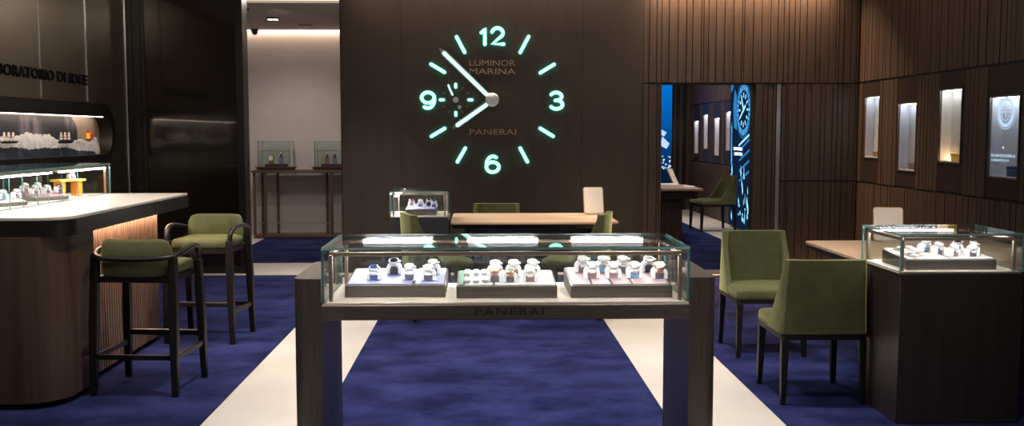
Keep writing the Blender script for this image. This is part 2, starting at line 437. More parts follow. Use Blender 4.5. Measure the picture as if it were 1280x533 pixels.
# watch drawn on the last niche's glass: flat luminous decal
M['decal'] = emis('pale_blue_decal', (.55, .78, 1.0), .75)
t = [o for o in C.objects if o.get('label') == nl[3]][0]; o = t.location.copy()
m = MB(o); cy, cz = 7.68, 1.665; X = XR+.010
def ring(m, X, cy, cz, r0, r1, ay=1.0, n=40):
    a = []; b = []
    for k in range(n):
        th = 2*PI*k/n
        a.append((cy+ay*r0*math.cos(th), cz+r0*math.sin(th))); b.append((cy+ay*r1*math.cos(th), cz+r1*math.sin(th)))
    for k in range(n):
        j = (k+1) % n
        m.face([m.v((X, *a[k])), m.v((X, *a[j])), m.v((X, *b[j])), m.v((X, *b[k]))])
ring(m, X, cy, cz, .088, .118); ring(m, X, cy, cz, .128, .134)
for k in range(12):
    a = 2*PI*k/12; ring(m, X, cy+.066*math.cos(a), cz+.066*math.sin(a), 0.0005, .009, n=10)
m.box(X-.0005, X, cy-.004, cy+.05, cz-.004, cz+.008); m.box(X-.0005, X, cy-.004, cy+.004, cz-.05, cz+.004)
ring(m, X, 7.70, 1.39, .0005, .012, n=10)
m.build('watch_drawing', 'decal', t)
text_mesh('SUBMERSIBLE', (X, 7.88, 1.315), (0, -1, 0), (0, 0, 1), .36, .022, .001, 'lettering', 'decal', t, o)
text_mesh('CARBOTECH', (X, 7.88, 1.28), (0, -1, 0), (0, 0, 1), .27, .018, .001, 'lettering', 'decal', t, o)

# ------------------------------------------------------------------ wall clock
K = .00853/2.221                                   # metres per measured unit
CX, CZ = .105, 1.858
clk = thing('wall_clock', 'giant wall clock with glowing mint numerals on the dark back wall', 'clock', (CX, YW, CZ))
def U(px, py): return ((px-256)*K, -(py-277)*K)
def stroke(m, pts, r, d0, d1, n=12, closed=False):
    """flat rounded stroke in the wall plane, standing d0..d1 off the wall"""
    P = [Vector((p[0], p[1])) for p in pts]
    L = []; Rr = []
    for i, p in enumerate(P):
        a = P[(i-1) % len(P)] if closed or i else P[i]; b = P[(i+1) % len(P)] if closed or i < len(P)-1 else P[i]
        t = (b-a).normalized(); nrm = Vector((-t.y, t.x)); L.append(p+nrm*r); Rr.append(p-nrm*r)
    if closed:
        rings = []
        for l, q in zip(L+[L[0]], Rr+[Rr[0]]): rings.append([(l.x, -d0, l.y), (l.x, -d1, l.y), (q.x, -d1, q.y), (q.x, -d0, q.y)])
        m.loft(rings, caps=False); return
    def cap(c, t0):
        return [c+Vector((math.cos(t0+PI*k/8), math.sin(t0+PI*k/8)))*r for k in range(1, 8)]
    te = (P[-1]-P[-2]).normalized(); ts = (P[0]-P[1]).normalized()
    poly = L + list(reversed(cap(P[-1], math.atan2(te.y, te.x)-PI/2))) + list(reversed(Rr)) + list(reversed(cap(P[0], math.atan2(ts.y, ts.x)-PI/2)))
    n = len(L)
    # quads along the stroke, fans at the ends
    def slab(q):
        m.loft([[(p.x, -d0, p.y) for p in q], [(p.x, -d1, p.y) for p in q]])
    for i in range(n-1): slab([L[i], L[i+1], Rr[i+1], Rr[i]])
    slab([P[-1]+Vector((-te.y, te.x))*r]+list(reversed(cap(P[-1], math.atan2(te.y, te.x)-PI/2)))+[P[-1]-Vector((-te.y, te.x))*r])
    slab([P[0]+Vector((-ts.y, ts.x))*r]+list(reversed(cap(P[0], math.atan2(ts.y, ts.x)-PI/2)))+[P[0]-Vector((-ts.y, ts.x))*r])
def arc(cx, cy, rx, ry, a0, a1, n=16): return [(cx+rx*math.cos(R(a0+(a1-a0)*k/n)), cy+ry*math.sin(R(a0+(a1-a0)*k/n))) for k in range(n+1)]
def lum(paths, name, r, parent=clk):
    m = MB(); h = MB()
    for p in paths: stroke(m, p, r, .022, .034); stroke(h, p, r*1.12, .001, .022)
    o = m.build(name, 'lume', parent); h.build('halo_rim', 'lumehalo', o); return o
rs = 4.6*K
def G(cx, cy, pts): c = U(cx, cy); return [(c[0]+x*K, c[1]+y*K) for x, y in pts]
# strokes in measured units about each numeral's centre (y up)
one = G(231, 102, [(-4.5, 10), (5, 22), (5, -22)])
two = G(271, 102, [(-15, 12)] + arc(0, 9, 15, 13.5, 165, -32, 14) + [(-14, -21), (17, -21.5)])
lum([one, two], 'numeral_twelve', rs)
three = G(434, 279, arc(0, 11.5, 15.5, 11, 150, -75, 12) + [(-2, .5)])
three2 = G(434, 279, [(-2, .5)] + arc(1, -11, 17, 12, 78, -150, 14))
lum([three, three2], 'numeral_three', rs)
six = G(257, 456, arc(0, -8, 17.5, 14, 0, 360, 22)[:-1])
def six_ob():
    m = MB(); h = MB()
    for mm, r, a, b in ((m, rs, .022, .034), (h, rs*1.12, .001, .022)):
        stroke(mm, six, r, a, b, closed=True)
        stroke(mm, G(257, 456, [(-17, -6)]+arc(1, 0, 18, 22, 172, 60, 8)), r, a, b)
    o = m.build('numeral_six', 'lume', clk); h.build('halo_rim', 'lumehalo', o)
six_ob()
def nine_ob():
    m = MB(); h = MB(); ring9 = G(78, 278, arc(0, 7, 17.5, 14.5, 0, 360, 22)[:-1])
    for mm, r, a, b in ((m, rs, .022, .034), (h, rs*1.12, .001, .022)):
        stroke(mm, ring9, r, a, b, closed=True)
        stroke(mm, G(78, 278, [(17.5, 6)]+arc(-1, 0, 18.5, 22, -8, -120, 8)), r, a, b)
    o = m.build('numeral_nine', 'lume', clk); h.build('halo_rim', 'lumehalo', o)
nine_ob()
for a, b in (((357, 103), (334, 146)), ((428, 179), (390, 202)), ((390, 356), (426, 378)), ((334, 411), (354, 449)), ((181, 411), (159, 449)), ((124, 356), (87, 378)), ((87, 179), (124, 201)), ((158, 104), (180, 146))):
    lum([[U(*a), U(*b)]], 'hour_marker', 4.6*K)
# sub-dial
sub = (155, 277)
for a, b in (((155, 234), (155, 242)), ((155, 312), (155, 320)), ((112, 277), (121, 277)), ((191, 277), (200, 277))):
    lum([[U(*a), U(*b)]], 'seconds_marker', 3.9*K)
for k in range(12):
    if k % 3 == 0: continue
    m = MB()
    a = R(30*k); c, s_ = math.cos(a), math.sin(a)
    stroke(m, [U(sub[0]+c*34, sub[1]+s_*34), U(sub[0]+c*41, sub[1]+s_*41)], .9*K, .001, .010)
    m.build('seconds_tick', 'gold', clk)
m = MB(); stroke(m, [U(135, 237), U(139, 248), U(146, 263)], 2.6*K, .03, .04); m.build('seconds_hand', 'lume', clk)
m = MB(); u = U(155, 277); m.lathe((u[0], 0, u[1]), [(.0001, -.05), (.028, -.05), (.032, -.04), (.032, 0), (.0001, 0)], axis='y')
u2 = U(165, 297); m.lathe((u2[0], 0, u2[1]), [(.0001, -.045), (.018, -.045), (.02, 0), (.0001, 0)], axis='y')
m.build('seconds_hub', 'steel', clk, smooth=40)
def hand(name, tip, a, b, wbase, lw, hubw):
    T, A, B = Vector(U(*tip)), Vector(U(*a)), Vector(U(*b))
    d = (T-Vector((0, 0))).normalized(); n = Vector((-d.y, d.x))
    sh = [n*hubw, A+n*wbase*1.05, T-n*.002, T+n*.002, A-n*wbase*1.05, -n*hubw]
    sh = [n*hubw, A+n*wbase, A+d*.02+n*wbase*.8, T, A+d*.02-n*wbase*.8, A-n*wbase, -n*hubw]
    m = MB(); m.loft([[(p.x, -.045, p.y) for p in sh], [(p.x, -.062, p.y) for p in sh]]); o = m.build(name, 'handsteel', clk)
    m = MB(); stroke(m, [B, A], lw, .06, .068); m.build('luminous_inlay', 'lume', o)
M['handsteel'] = mat('dark_polished_steel', (.30, .30, .28), .25, metal=1)
hand('minute_hand', (108, 134), (124, 150), (240, 262), 9.5*K, 5.6*K, 9*K)
hand('hour_hand', (144, 360), (160, 347), (240, 291), 9.5*K, 5.6*K, 9*K)
m = MB(); m.lathe((0, 0, 0), [(.0001, -.095), (.035, -.095), (.040, -.088), (.062, -.085), (.072, -.075), (.072, 0), (.0001, 0)], axis='y', n=32)
m.build('hub', 'steel', clk, smooth=35)
o = clk.location.copy()
def ctext(body, x0, y0, x1, y1):
    a = U(x0, y1); w = (x1-x0)*K; hh = (y1-y0)*K
    text_mesh(body, (CX+a[0], YW-.001, CZ+a[1]), (1, 0, 0), (0, 0, 1), w, hh, .012, 'lettering', 'gold', clk, o)
ctext('LUMINOR', 193, 167, 321, 183); ctext('MARINA', 193, 190, 321, 206); ctext('PANERAI', 193, 358, 323, 374)

# ------------------------------------------------------------------ watches
def make_watch(dial='dial_black', strap='strap_grey', block='block_grey', case='steel'):
    t = thing('wristwatch', 'watch', 'watch')
    m = MB()      # white cuff: an inverted U seen from the front
    out = [(-.030, 0), (-.0305, .026)]+[(.0305*math.cos(R(a)), .028+.024*math.sin(R(a))) for a in range(165, 14, -15)]+[(.0305, .026), (.030, 0)]
    inn = [(.017, 0), (.0175, .024)]+[(.0175*math.cos(R(a)), .026+.012*math.sin(R(a))) for a in range(15, 166, 15)]+[(-.0175, .024), (-.017, 0)]
    n = len(out); inn2 = list(reversed(inn))
    for i in range(n-1):
        a, b, c, d = out[i], out[i+1], inn2[i+1], inn2[i]
        m.loft([[(p[0], y, p[1]) for p in (a, b, c, d)] for y in (-.018, .022)])
    bmesh.ops.remove_doubles(m.bm, verts=m.bm.verts, dist=1e-5)
    m.build('cuff', 'white', t, smooth=50)
    m = MB(); m.box(-.0165, .0165, -.014, .018, 0, .024); m.build('pad_block', block, t, bevel=.002)
    # head tilted towards the customer
    ax = Vector((0, -.50, .87)).normalized(); c = Vector((0, -.008, .054))
    m = MB(); m.cyl(c-ax*.002, c+ax*.010, .0215, .0215, 20); m.cyl(c+ax*.010, c+ax*.013, .0215, .0185, 20)
    for s in (-1, 1):
        up = Vector((0, .87, .50)); m.cyl(c+Vector((s*.012, 0, 0))+up*.024+ax*.003, c+Vector((s*.012, 0, 0))-up*.024+ax*.003, .0035, n=8)
    cs = m.build('case', case, t, smooth=35)
    m = MB(); m.cyl(c+ax*.0125, c+ax*.0136, .0165, n=20); m.build('dial', dial, cs)
    m = MB(); m.cyl(c+Vector((.020, 0, 0))+ax*.005, c+Vector((.028, 0, 0))+ax*.005, .0042, n=10); m.build('crown', case, cs)
    m = MB(); m.sweep([c+Vector((0, -.012, -.014)), (0, -.030, .022), (0, -.033, .004)], .0105, .002, up=(1, 0, 0.001), n=8) if False else None
    pts = [(-.029, .036), (-.031, .029), (-.030, .024), (-.027, .024), (-.027, .030), (-.024, .036)]
    m = MB(); m.prism([(a, b) for a, b in pts], 'x', -.011, .011); m.build('strap', strap, t); m = MB()
    pts = [(.002, .0645), (.014, .0585), (.022, .050), (.022, .053), (.015, .0615), (.003, .0675)]
    m.prism(pts, 'x', -.011, .011)
    m.build('strap', strap, t)
    return t
protos = [make_watch(*a) for a in (('dial_blue', 'strap_pale', 'block_blue'), ('dial_white', 'strap_pale', 'block_grey'), ('dial_white', 'strap_pale', 'block_mauve'),
                                   ('dial_black', 'strap_brown', 'block_grey', 'rosegold'), ('dial_black', 'strap_black', 'strap_black'), ('dial_white', 'strap_grey', 'block_sky'))]
used = set()
def watch(k, loc, label, rz=0, group=None, s=1.0):
    s *= .98
    p = protos[k]
    if k not in used:
        used.add(k); w = p; w.location = loc; w.rotation_euler = (0, 0, R(rz)); w['label'] = label
        if group: w['group'] = group
    else: w = dup(p, label, loc, rz, group, s)
    w.scale = (s, s, .88*s)
    return w

# ------------------------------------------------------------------ glass cases
GT = .010
def panes(m_o, root, X0, X1, Y0, Y1, Z0, Z1, front=True, back=True, left=True, right=True, edge='edge', GT=.010):
    P = []
    if front: P.append(('front_pane', (X0, X1, Y0, Y0+GT, Z0, Z1-GT)))
    if back: P.append(('back_pane', (X0, X1, Y1-GT, Y1, Z0, Z1-GT)))
    if left: P.append(('side_pane', (X0, X0+GT, Y0+GT, Y1-GT, Z0, Z1-GT)))
    if right: P.append(('side_pane', (X1-GT, X1, Y0+GT, Y1-GT, Z0, Z1-GT)))
    P.append(('top_pane', (X0, X1, Y0, Y1, Z1-GT, Z1)))
    for n, b in P:
        m = MB(m_o); m.box(*b, em=1)
        m.bm.faces.ensure_lookup_table()
        if n == 'back_pane':
            for f in m.bm.faces:
                if f.material_index == 1: f.material_index = 2
        if n == 'top_pane': m.bm.faces[3].material_index = 2
        m.build(n, ['glass', edge, 'darkedge'], root)
def rods(m_o, root, X0, X1, Y0, Y1, Z0, Z1, r=.0085, mt='frame'):
    for x in (X0, X1):
        for y in (Y0, Y1):
            m = MB(m_o); m.box(x-r, x+r, y-r, y+r, Z0, Z1-r*.5); m.build('post', mt, root, bevel=.003)
    for b in ((X0+r, X1-r, Y0-r, Y0+r, Z1-r, Z1+r), (X0+r, X1-r, Y1-r, Y1+r, Z1-r, Z1+r), (X0-r, X0+r, Y0+r, Y1-r, Z1-r, Z1+r), (X1-r, X1+r, Y0+r, Y1-r, Z1-r, Z1+r)):
        m = MB(m_o); m.box(*b); m.build('rail', mt, root, bevel=.003)
def bar(m_o, root, x0, x1, y0, y1, z0, z1, mt='led'):
    m = MB(m_o); m.box(x0, x1, y0, y1, z0, z1); return m.build('light_bar', mt, root)

# centre display table
ct = thing('display_table', 'long bronze display table with a glass top case in the middle of the shop', 'display case', (.1, 4.38, 0)); o = ct.location.copy()
for s, x0, x1 in ((-1, -.788, -.672), (1, .868, .984)):
    m = MB(o)
    m.prism(rrect(x0, x1, 4.115, 4.70, .045, corners=((0, 0, 1, 1) if s < 0 else (1, 1, 0, 0))), 'z', .010, .897)
    p = m.build('pedestal', 'bronze', ct, smooth=30)
m = MB(o); m.box(-.668, .866, 4.085, 4.66, .728, .790); m.build('beam', 'bronzeh2', ct, bevel=.003) if 'bronzeh2' in M else m.build('beam', 'bronze', ct, bevel=.003)
m = MB(o); m.box(-.662, .860, 4.09, 4.655, .790, .798); m.build('case_floor', 'interior', ct)
text_mesh('PANERAI', (-.032, 4.085, .748), (1, 0, 0), (0, 0, 1), .285, .030, .0015, 'lettering', 'letterbronze', ct, o, spacing=1.15)
panes(o, ct, -.666, .864, 4.095, 4.655, .798, 1.03)
rods(o, ct, -.634, .832, 4.145, 4.615, .798, .998)
bar(o, ct, -.62, .818, 4.1540, 4.1570, .990, 1.002, 'ledfront')
for a, b in ((-.55, -.235), (-.068, .255), (.415, .745)): bar(o, ct, a, b, 4.585, 4.603, .996, 1.012)

def tray(x0, x1, y0, y1, z0, h, label, padm, body='bronzeh', inner=None, group=None):
    t = thing('display_tray', label, 'tray', ((x0+x1)/2, (y0+y1)/2, z0), group=group); o = t.location.copy()
    sl = .07; m = MB(o); m.prism([(y0, z0), (y1, z0), (y1, z0+h+sl*(y1-y0)), (y0, z0+h)], 'x', x0, x1); m.build('tray_base', body, t, bevel=.002)
    for k, (a, b, c, d, mt) in enumerate(padm):
        ya, yb = y0+c*(y1-y0), y0+d*(y1-y0); za, zb = z0+h+sl*(ya-y0), z0+h+sl*(yb-y0)
        m = MB(o); m.prism([(ya, za), (yb, zb), (yb, zb+.005), (ya, za+.005)], 'x', x0+a*(x1-x0), x0+b*(x1-x0)); m.build('pad', mt, t, bevel=.001)
    return t
ZC = .7985
tray(-.590, -.160, 4.24, 4.59, ZC, .052, 'bronze display tray with lilac pads, leftmost in the centre case', [(.02, .66, .04, .96, 'pad_lilac'), (.69, .98, .04, .96, 'pad_lilac')])
tray(-.112, .318, 4.20, 4.52, ZC, .052, 'bronze display tray with green edge and white pads, middle of the centre case', [(.02, .07, .04, .96, 'pad_green'), (.08, .36, .04, .96, 'pad_white'), (.38, .98, .04, .96, 'pad_white')])
tray(.376, .812, 4.20, 4.58, ZC, .052, 'bronze display tray with mauve pads, rightmost in the centre case', [(.02, .20, .04, .96, 'pad_mauve'), (.22, .40, .04, .96, 'pad_mauve'), (.42, .60, .04, .96, 'pad_mauve'), (.62, .98, .04, .96, 'pad_mauve')])
ZT = ZC+.0575
def row(items, grp):
    for k, x, y, lab, *r in items: watch(k, (x, y, ZT+.07*(y-4.215+.012)), lab, r[0] if r else 0, None, r[1] if len(r) > 1 else 1.0)
row([(0, -.475, 4.33, 'watch on white cuff over a bright blue pad, leftmost on the lilac tray'),
     (4, -.397, 4.45, 'watch over a black pad, furthest back and tallest on the lilac tray', 0, 1.1),
     (1, -.320, 4.33, 'watch over a grey pad, just left of the gap on the lilac tray', 0, 1.1),
     (1, -.222, 4.44, 'rear of the two watches at the right end of the lilac tray', 0, 1.05),
     (1, -.236, 4.31, 'front of the two watches at the right end of the lilac tray', 0, 1.1)], 0)
row([(2, .055, 4.38, 'rear left watch on a white cuff in the middle tray', 0, 1.15), (1, .137, 4.39, 'rear centre watch on a white cuff in the middle tray', 0, 1.15),
     (2, .222, 4.40, 'rear right watch on a white cuff in the middle tray', 0, 1.15),
     (3, .052, 4.27, 'front left rose gold watch in the middle tray', 0, 1.1), (3, .118, 4.26, 'front centre rose gold watch in the middle tray', 0, 1.0),
     (2, .205, 4.27, 'front right watch with pale strap in the middle tray', 0, 1.1)], 0)
row([(1, .452, 4.47, 'rear watch of the first column in the mauve tray', 0, 1.15), (2, .480, 4.34, 'front watch of the first column in the mauve tray', 0, 1.15),
     (5, .545, 4.47, 'rear watch of the second column in the mauve tray', 0, 1.15), (2, .575, 4.34, 'front watch of the second column in the mauve tray', 0, 1.15),
     (1, .635, 4.47, 'rear watch of the third column in the mauve tray', 0, 1.15), (5, .668, 4.34, 'front watch with blue pad, third column of the mauve tray', 0, 1.15),
     (4, .752, 4.46, 'dark watch at the back right of the mauve tray', 0, 1.15), (3, .775, 4.32, 'rose gold watch at the front right corner of the mauve tray', 0, 1.15)], 0)
# small straps and boxes lying in the middle tray's left part
def strap_roll(x, y, mt, label):
    t = thing('watch_strap', label, 'watch strap', (x, y, ZT+.07*(y-4.20)+.002))
    m = MB(); m.prism([(-.035, 0), (.035, 0), (.036, .010), (.02, .016), (-.02, .016), (-.036, .010)], 'x', -.012, .012); m.build('strap_band', mt, t, bevel=.002)
    m = MB(); m.box(-.014, .014, -.044, -.034, 0, .010); m.build('buckle', 'steel', t, bevel=.001)
strap_roll(-.068, 4.27, 'block_pink', 'pink watch strap at the front left of the middle tray')
strap_roll(-.028, 4.27, 'strap_pale', 'pale watch strap beside the pink one in the middle tray')
strap_roll(.010, 4.28, 'pad_white', 'white watch strap at the front of the middle tray, right of the pale one')
strap_roll(-.068, 4.43, 'block_sky', 'sky blue watch strap behind the pink strap in the middle tray')
strap_roll(-.030, 4.43, 'block_sky', 'sky blue watch strap behind the pale strap in the middle tray')
strap_roll(.008, 4.43, 'block_sky', 'sky blue watch strap behind the white strap in the middle tray')

# right display case
rc = thing('display_case', 'tall dark veneered display case with a lit glass top at the right edge', 'display case', (2.43, 5.2, 0)); o = rc.location.copy()
m = MB(o); m.box(2.122, 2.756, 4.955, 5.47, .010, .788)
m.build('body', 'darkbody', rc, bevel=.004)
m = MB(o); m.box(2.118, 2.746, 4.96, 5.465, .788, .797); m.build('case_floor', 'interior', rc)
panes(o, rc, 2.118, 2.758, 4.952, 5.472, .797, .992)
rods(o, rc, 2.142, 2.722, 4.990, 5.435, .797, .962)
bar(o, rc, 2.16, 2.70, 4.999, 5.002, .954, .966, 'ledfront')
bar(o, rc, 2.18, 2.60, 5.40, 5.415, .963, .972)
tray(2.185, 2.655, 5.03, 5.35, .7975, .052, 'bronze display tray with white pads inside the right display case', [(.02, .48, .04, .96, 'pad_white'), (.51, .98, .04, .96, 'pad_white')])
zt = .7975+.0575
for k, x, y, rz, l in ((5, 2.37, 5.24, 20, 'watch on a cuff in the right case, leftmost of its pile'), (1, 2.41, 5.17, 20, 'second watch from the left in the right case'),
                   (2, 2.46, 5.10, 20, 'front middle watch in the right case'), (4, 2.545, 5.24, -15, 'dark strapped watch at the rear right of the right case'),
                   (2, 2.60, 5.17, -15, 'pale watch at the right end of the right case'), (1, 2.555, 5.09, -10, 'front right watch in the right case')):
    watch(k, (x, y, zt+.07*(y-5.015)), l, rz)
for k, (x, y) in enumerate(((2.235, 5.10), (2.285, 5.12), (2.24, 5.24), (2.295, 5.26))):
    t = thing('watch_strap', ['flat pale strap at the front left corner of the right case', 'flat pale strap second from left at the front of the right case', 'flat pale strap at the rear left corner of the right case', 'flat pale strap second from left at the rear of the right case'][k], 'watch strap', (x, y, zt+.07*(y-5.03)+.003), 15)
    m = MB(); m.prism([(-.05, 0), (.05, 0), (.05, .006), (.02, .012), (-.02, .012), (-.05, .006)], 'x', -.011, .011); m.build('strap_band', 'strap_pale', t)
    m = MB(); m.cyl((0, 0, .008), (0, 0, .020), .018, n=16); m.build('case', 'steel', t, smooth=40)

# small case beside the central desk
sc = thing('display_case', 'small charcoal display case with lit glass top left of the rear desk', 'display case', (-.54, 8.7, 0)); o = sc.location.copy()
m = MB(o); m.box(-.785, -.290, 8.42, 9.0, .010, .790); m.build('body', 'darkblue', sc, bevel=.004)
m = MB(o); m.box(-.780, -.295, 8.425, 8.995, .790, .799); m.build('case_floor', 'interior', sc)
panes(o, sc, -.787, -.288, 8.418, 9.002, .799, 1.01)
rods(o, sc, -.755, -.32, 8.45, 8.97, .799, .985, r=.008)
bar(o, sc, -.742, -.725, 8.50, 8.92, .962, .975, 'led')
tray(-.66, -.40, 8.50, 8.82, .7995, .05, 'bronze tray inside the small case beside the rear desk', [(.02, .98, .04, .96, 'pad_lilac')])
for k, x, y, l in ((3, -.62, 8.70, 'brown watch, leftmost in the small rear case'), (1, -.54, 8.66, 'black and white watch in the middle of the small rear case'), (4, -.47, 8.70, 'dark watch second from right in the small rear case'), (0, -.42, 8.62, 'blue watch, rightmost in the small rear case')):
    watch(k, (x, y, .7995+.0555+.07*(y-8.485)), l)

# ------------------------------------------------------------------ desks and table mirrors
def table_top(root, o, poly, z0, z1, mt, name='desk_top'):
    m = MB(o); n = len(poly); c = (sum(p[0] for p in poly)/n, sum(p[1] for p in poly)/n)
    ins = [(c[0]+(p[0]-c[0])*.965, c[1]+(p[1]-c[1])*.94) for p in poly]
    m.loft([[(x, y, z1-.016) for x, y in poly], [(x, y, z1) for x, y in poly]])
    m2 = MB(o); m2.loft([[(x, y, z0) for x, y in ins], [(x, y, z1-.016) for x, y in [(c[0]+(p[0]-c[0])*.998, c[1]+(p[1]-c[1])*.998) for p in poly]]]); m2.build('underframe', 'darkbody', root, smooth=30)
    return m.build(name, mt, root, smooth=30)
cd = thing('desk', 'pale oak topped desk in front of the clock wall', 'desk', (.44, 8.9, 0)); o = cd.location.copy()
table_top(cd, o, rrect(-.275, 1.165, 8.42, 9.42, .05), .690, .745, 'oak')
for x in (-.15, .95):
    m = MB(o); m.box(x, x+.05, 8.60, 9.22, .010, .690); m.build('leg_panel', 'blackmetal', cd)
m = MB(o); m.box(-.10, .95, 8.88, 8.92, .30, .690); m.build('modesty_panel', 'darkbody', cd)
rd = thing('desk', 'pale oak topped desk behind the right display case', 'desk', (2.9, 6.2, 0)); o = rd.location.copy()
table_top(rd, o, rrect(2.262, 3.60, 5.50, 6.93, .07), .690, .745, 'oak')
for y in (5.70, 6.65):
    m = MB(o); m.box(2.60, 3.35, y, y+.06, .010, .690); m.build('leg_panel', 'blackmetal', rd)
def table_mirror(loc, rz, label, h=.26, w=.19, tilt=12):
    t = thing('table_mirror', label, 'mirror', loc, rz)
    def tf(pts): return [(x, y*math.cos(R(tilt))+z*math.sin(R(tilt)), z*math.cos(R(tilt))-y*math.sin(R(tilt))) for x, y, z in pts]
    fr = rrect(-w/2, w/2, .01, h, .02); inn = rrect(-w/2+.006, w/2-.006, .016, h-.006, .016)
    m = MB(); m.loft([tf([(x, .0, z) for x, z in fr]), tf([(x, .014, z) for x, z in fr])]); m.build('mirror_frame', 'mirrorframe', t, smooth=40)
    m = MB(); m.loft([tf([(x, -.002, z) for x, z in inn]), tf([(x, .0, z) for x, z in inn])]); m.build('face', 'cream', t)
    m = MB(); m.box(-.05, .05, -.03, .11, 0, .010); m.build('foot', 'mirrorframe', t, bevel=.003)
    m = MB(); m.sweep([(0, .09, .008), (0, .07, .08), (0, .045, .13)], .006, .006, n=8); m.build('strut', 'mirrorframe', t)
table_mirror((1.04, 9.22, .745), 8, 'cream faced table mirror standing at the right end of the rear desk', h=.262)
table_mirror((2.82, 6.80, .745), -14, 'beige table mirror on the desk behind the right display case', h=.25, w=.20, tilt=15)

# ------------------------------------------------------------------ dining chair (faces +Y)
def make_chair():
    t = thing('armless_chair', 'c', 'chair')
    m = MB(); N_ = 9; rings = []
    for i in range(N_+1):
        q = i/N_; z = .402+.413*q; w = .243-.018*q; yb = -.235-.025*q
        Lg = .215*(1-q)**1.3+.055; th = .036; bk = .055-.015*q
        r = [(-w, yb+Lg), (-w, yb+.04), (-w+.015, yb+.008), (-w+.05, yb), (0, yb-.006), (w-.05, yb), (w-.015, yb+.008), (w, yb+.04), (w, yb+Lg),
             (w-th, yb+Lg), (w-th-.004, yb+bk+.03), (w-th-.03, yb+bk+.008), (w*.4, yb+bk), (-w*.4, yb+bk), (-w+th+.03, yb+bk+.008), (-w+th+.004, yb+bk+.03), (-w+th, yb+Lg)]
        rings.append([(x, y, z) for x, y in r])
    m.loft(rings); m.build('backrest', 'velvet', t, bevel=.010, seg=3, smooth=50)
    m = MB(); m.loft([[(x, y, z) for x, y in rrect(-.238+d, .238-d, -.20, .255-d, .03)] for z, d in ((.400, .004), (.410, 0), (.452, 0), (.465, .008), (.470, .02))])
    m.build('seat', 'velvet', t, smooth=55)
    m = MB(); m.loft([[(x, y, z) for x, y in rrect(-.236, .236, -.235, .250, .02)] for z in (.372, .400)]); m.build('seat_frame', 'darkwood', t, smooth=30)
    for sx in (-1, 1):
        for sy, y0 in ((1, .230), (-1, -.212)):
            m = MB(); a, b = .021, .014; x1, x0 = sx*.214, sx*.222
            yt = y0; yb = y0+.012*sy
            m.loft([[(x0-b, yb-b, .011), (x0+b, yb-b, .011), (x0+b, yb+b, .011), (x0-b, yb+b, .011)], [(x1-a, yt-a, .374), (x1+a, yt-a, .374), (x1+a, yt+a, .374), (x1-a, yt+a, .374)]])
            m.build('leg', 'darkwood', t, bevel=.003)
    return t
ch = make_chair(); ch.location = (1.870, 5.555, 0); ch['label'] = 'olive velvet chair with its back to the camera, beside the right display case'
dup(ch, 'olive velvet chair facing the camera, left of the right desk', (1.918, 6.735, 0), 181)
dup(ch, 'olive velvet chair behind the rear desk, facing the camera', (.135, 9.53, 0), 180)
dup(ch, 'olive velvet chair at the left front of the rear desk, facing right', (-.385, 8.10, 0), -74).scale = (1, 1, 1.05)
dup(ch, 'olive velvet chair at the right front of the rear desk, facing left', (.78, 8.10, 0), 74).scale = (1, 1, 1.05)
c = dup(ch, 'dark olive chair seen through the opening in the slatted wall', (3.56, 15.22, 0), 97)
c.scale = (1.15, 1.15, 1.05)

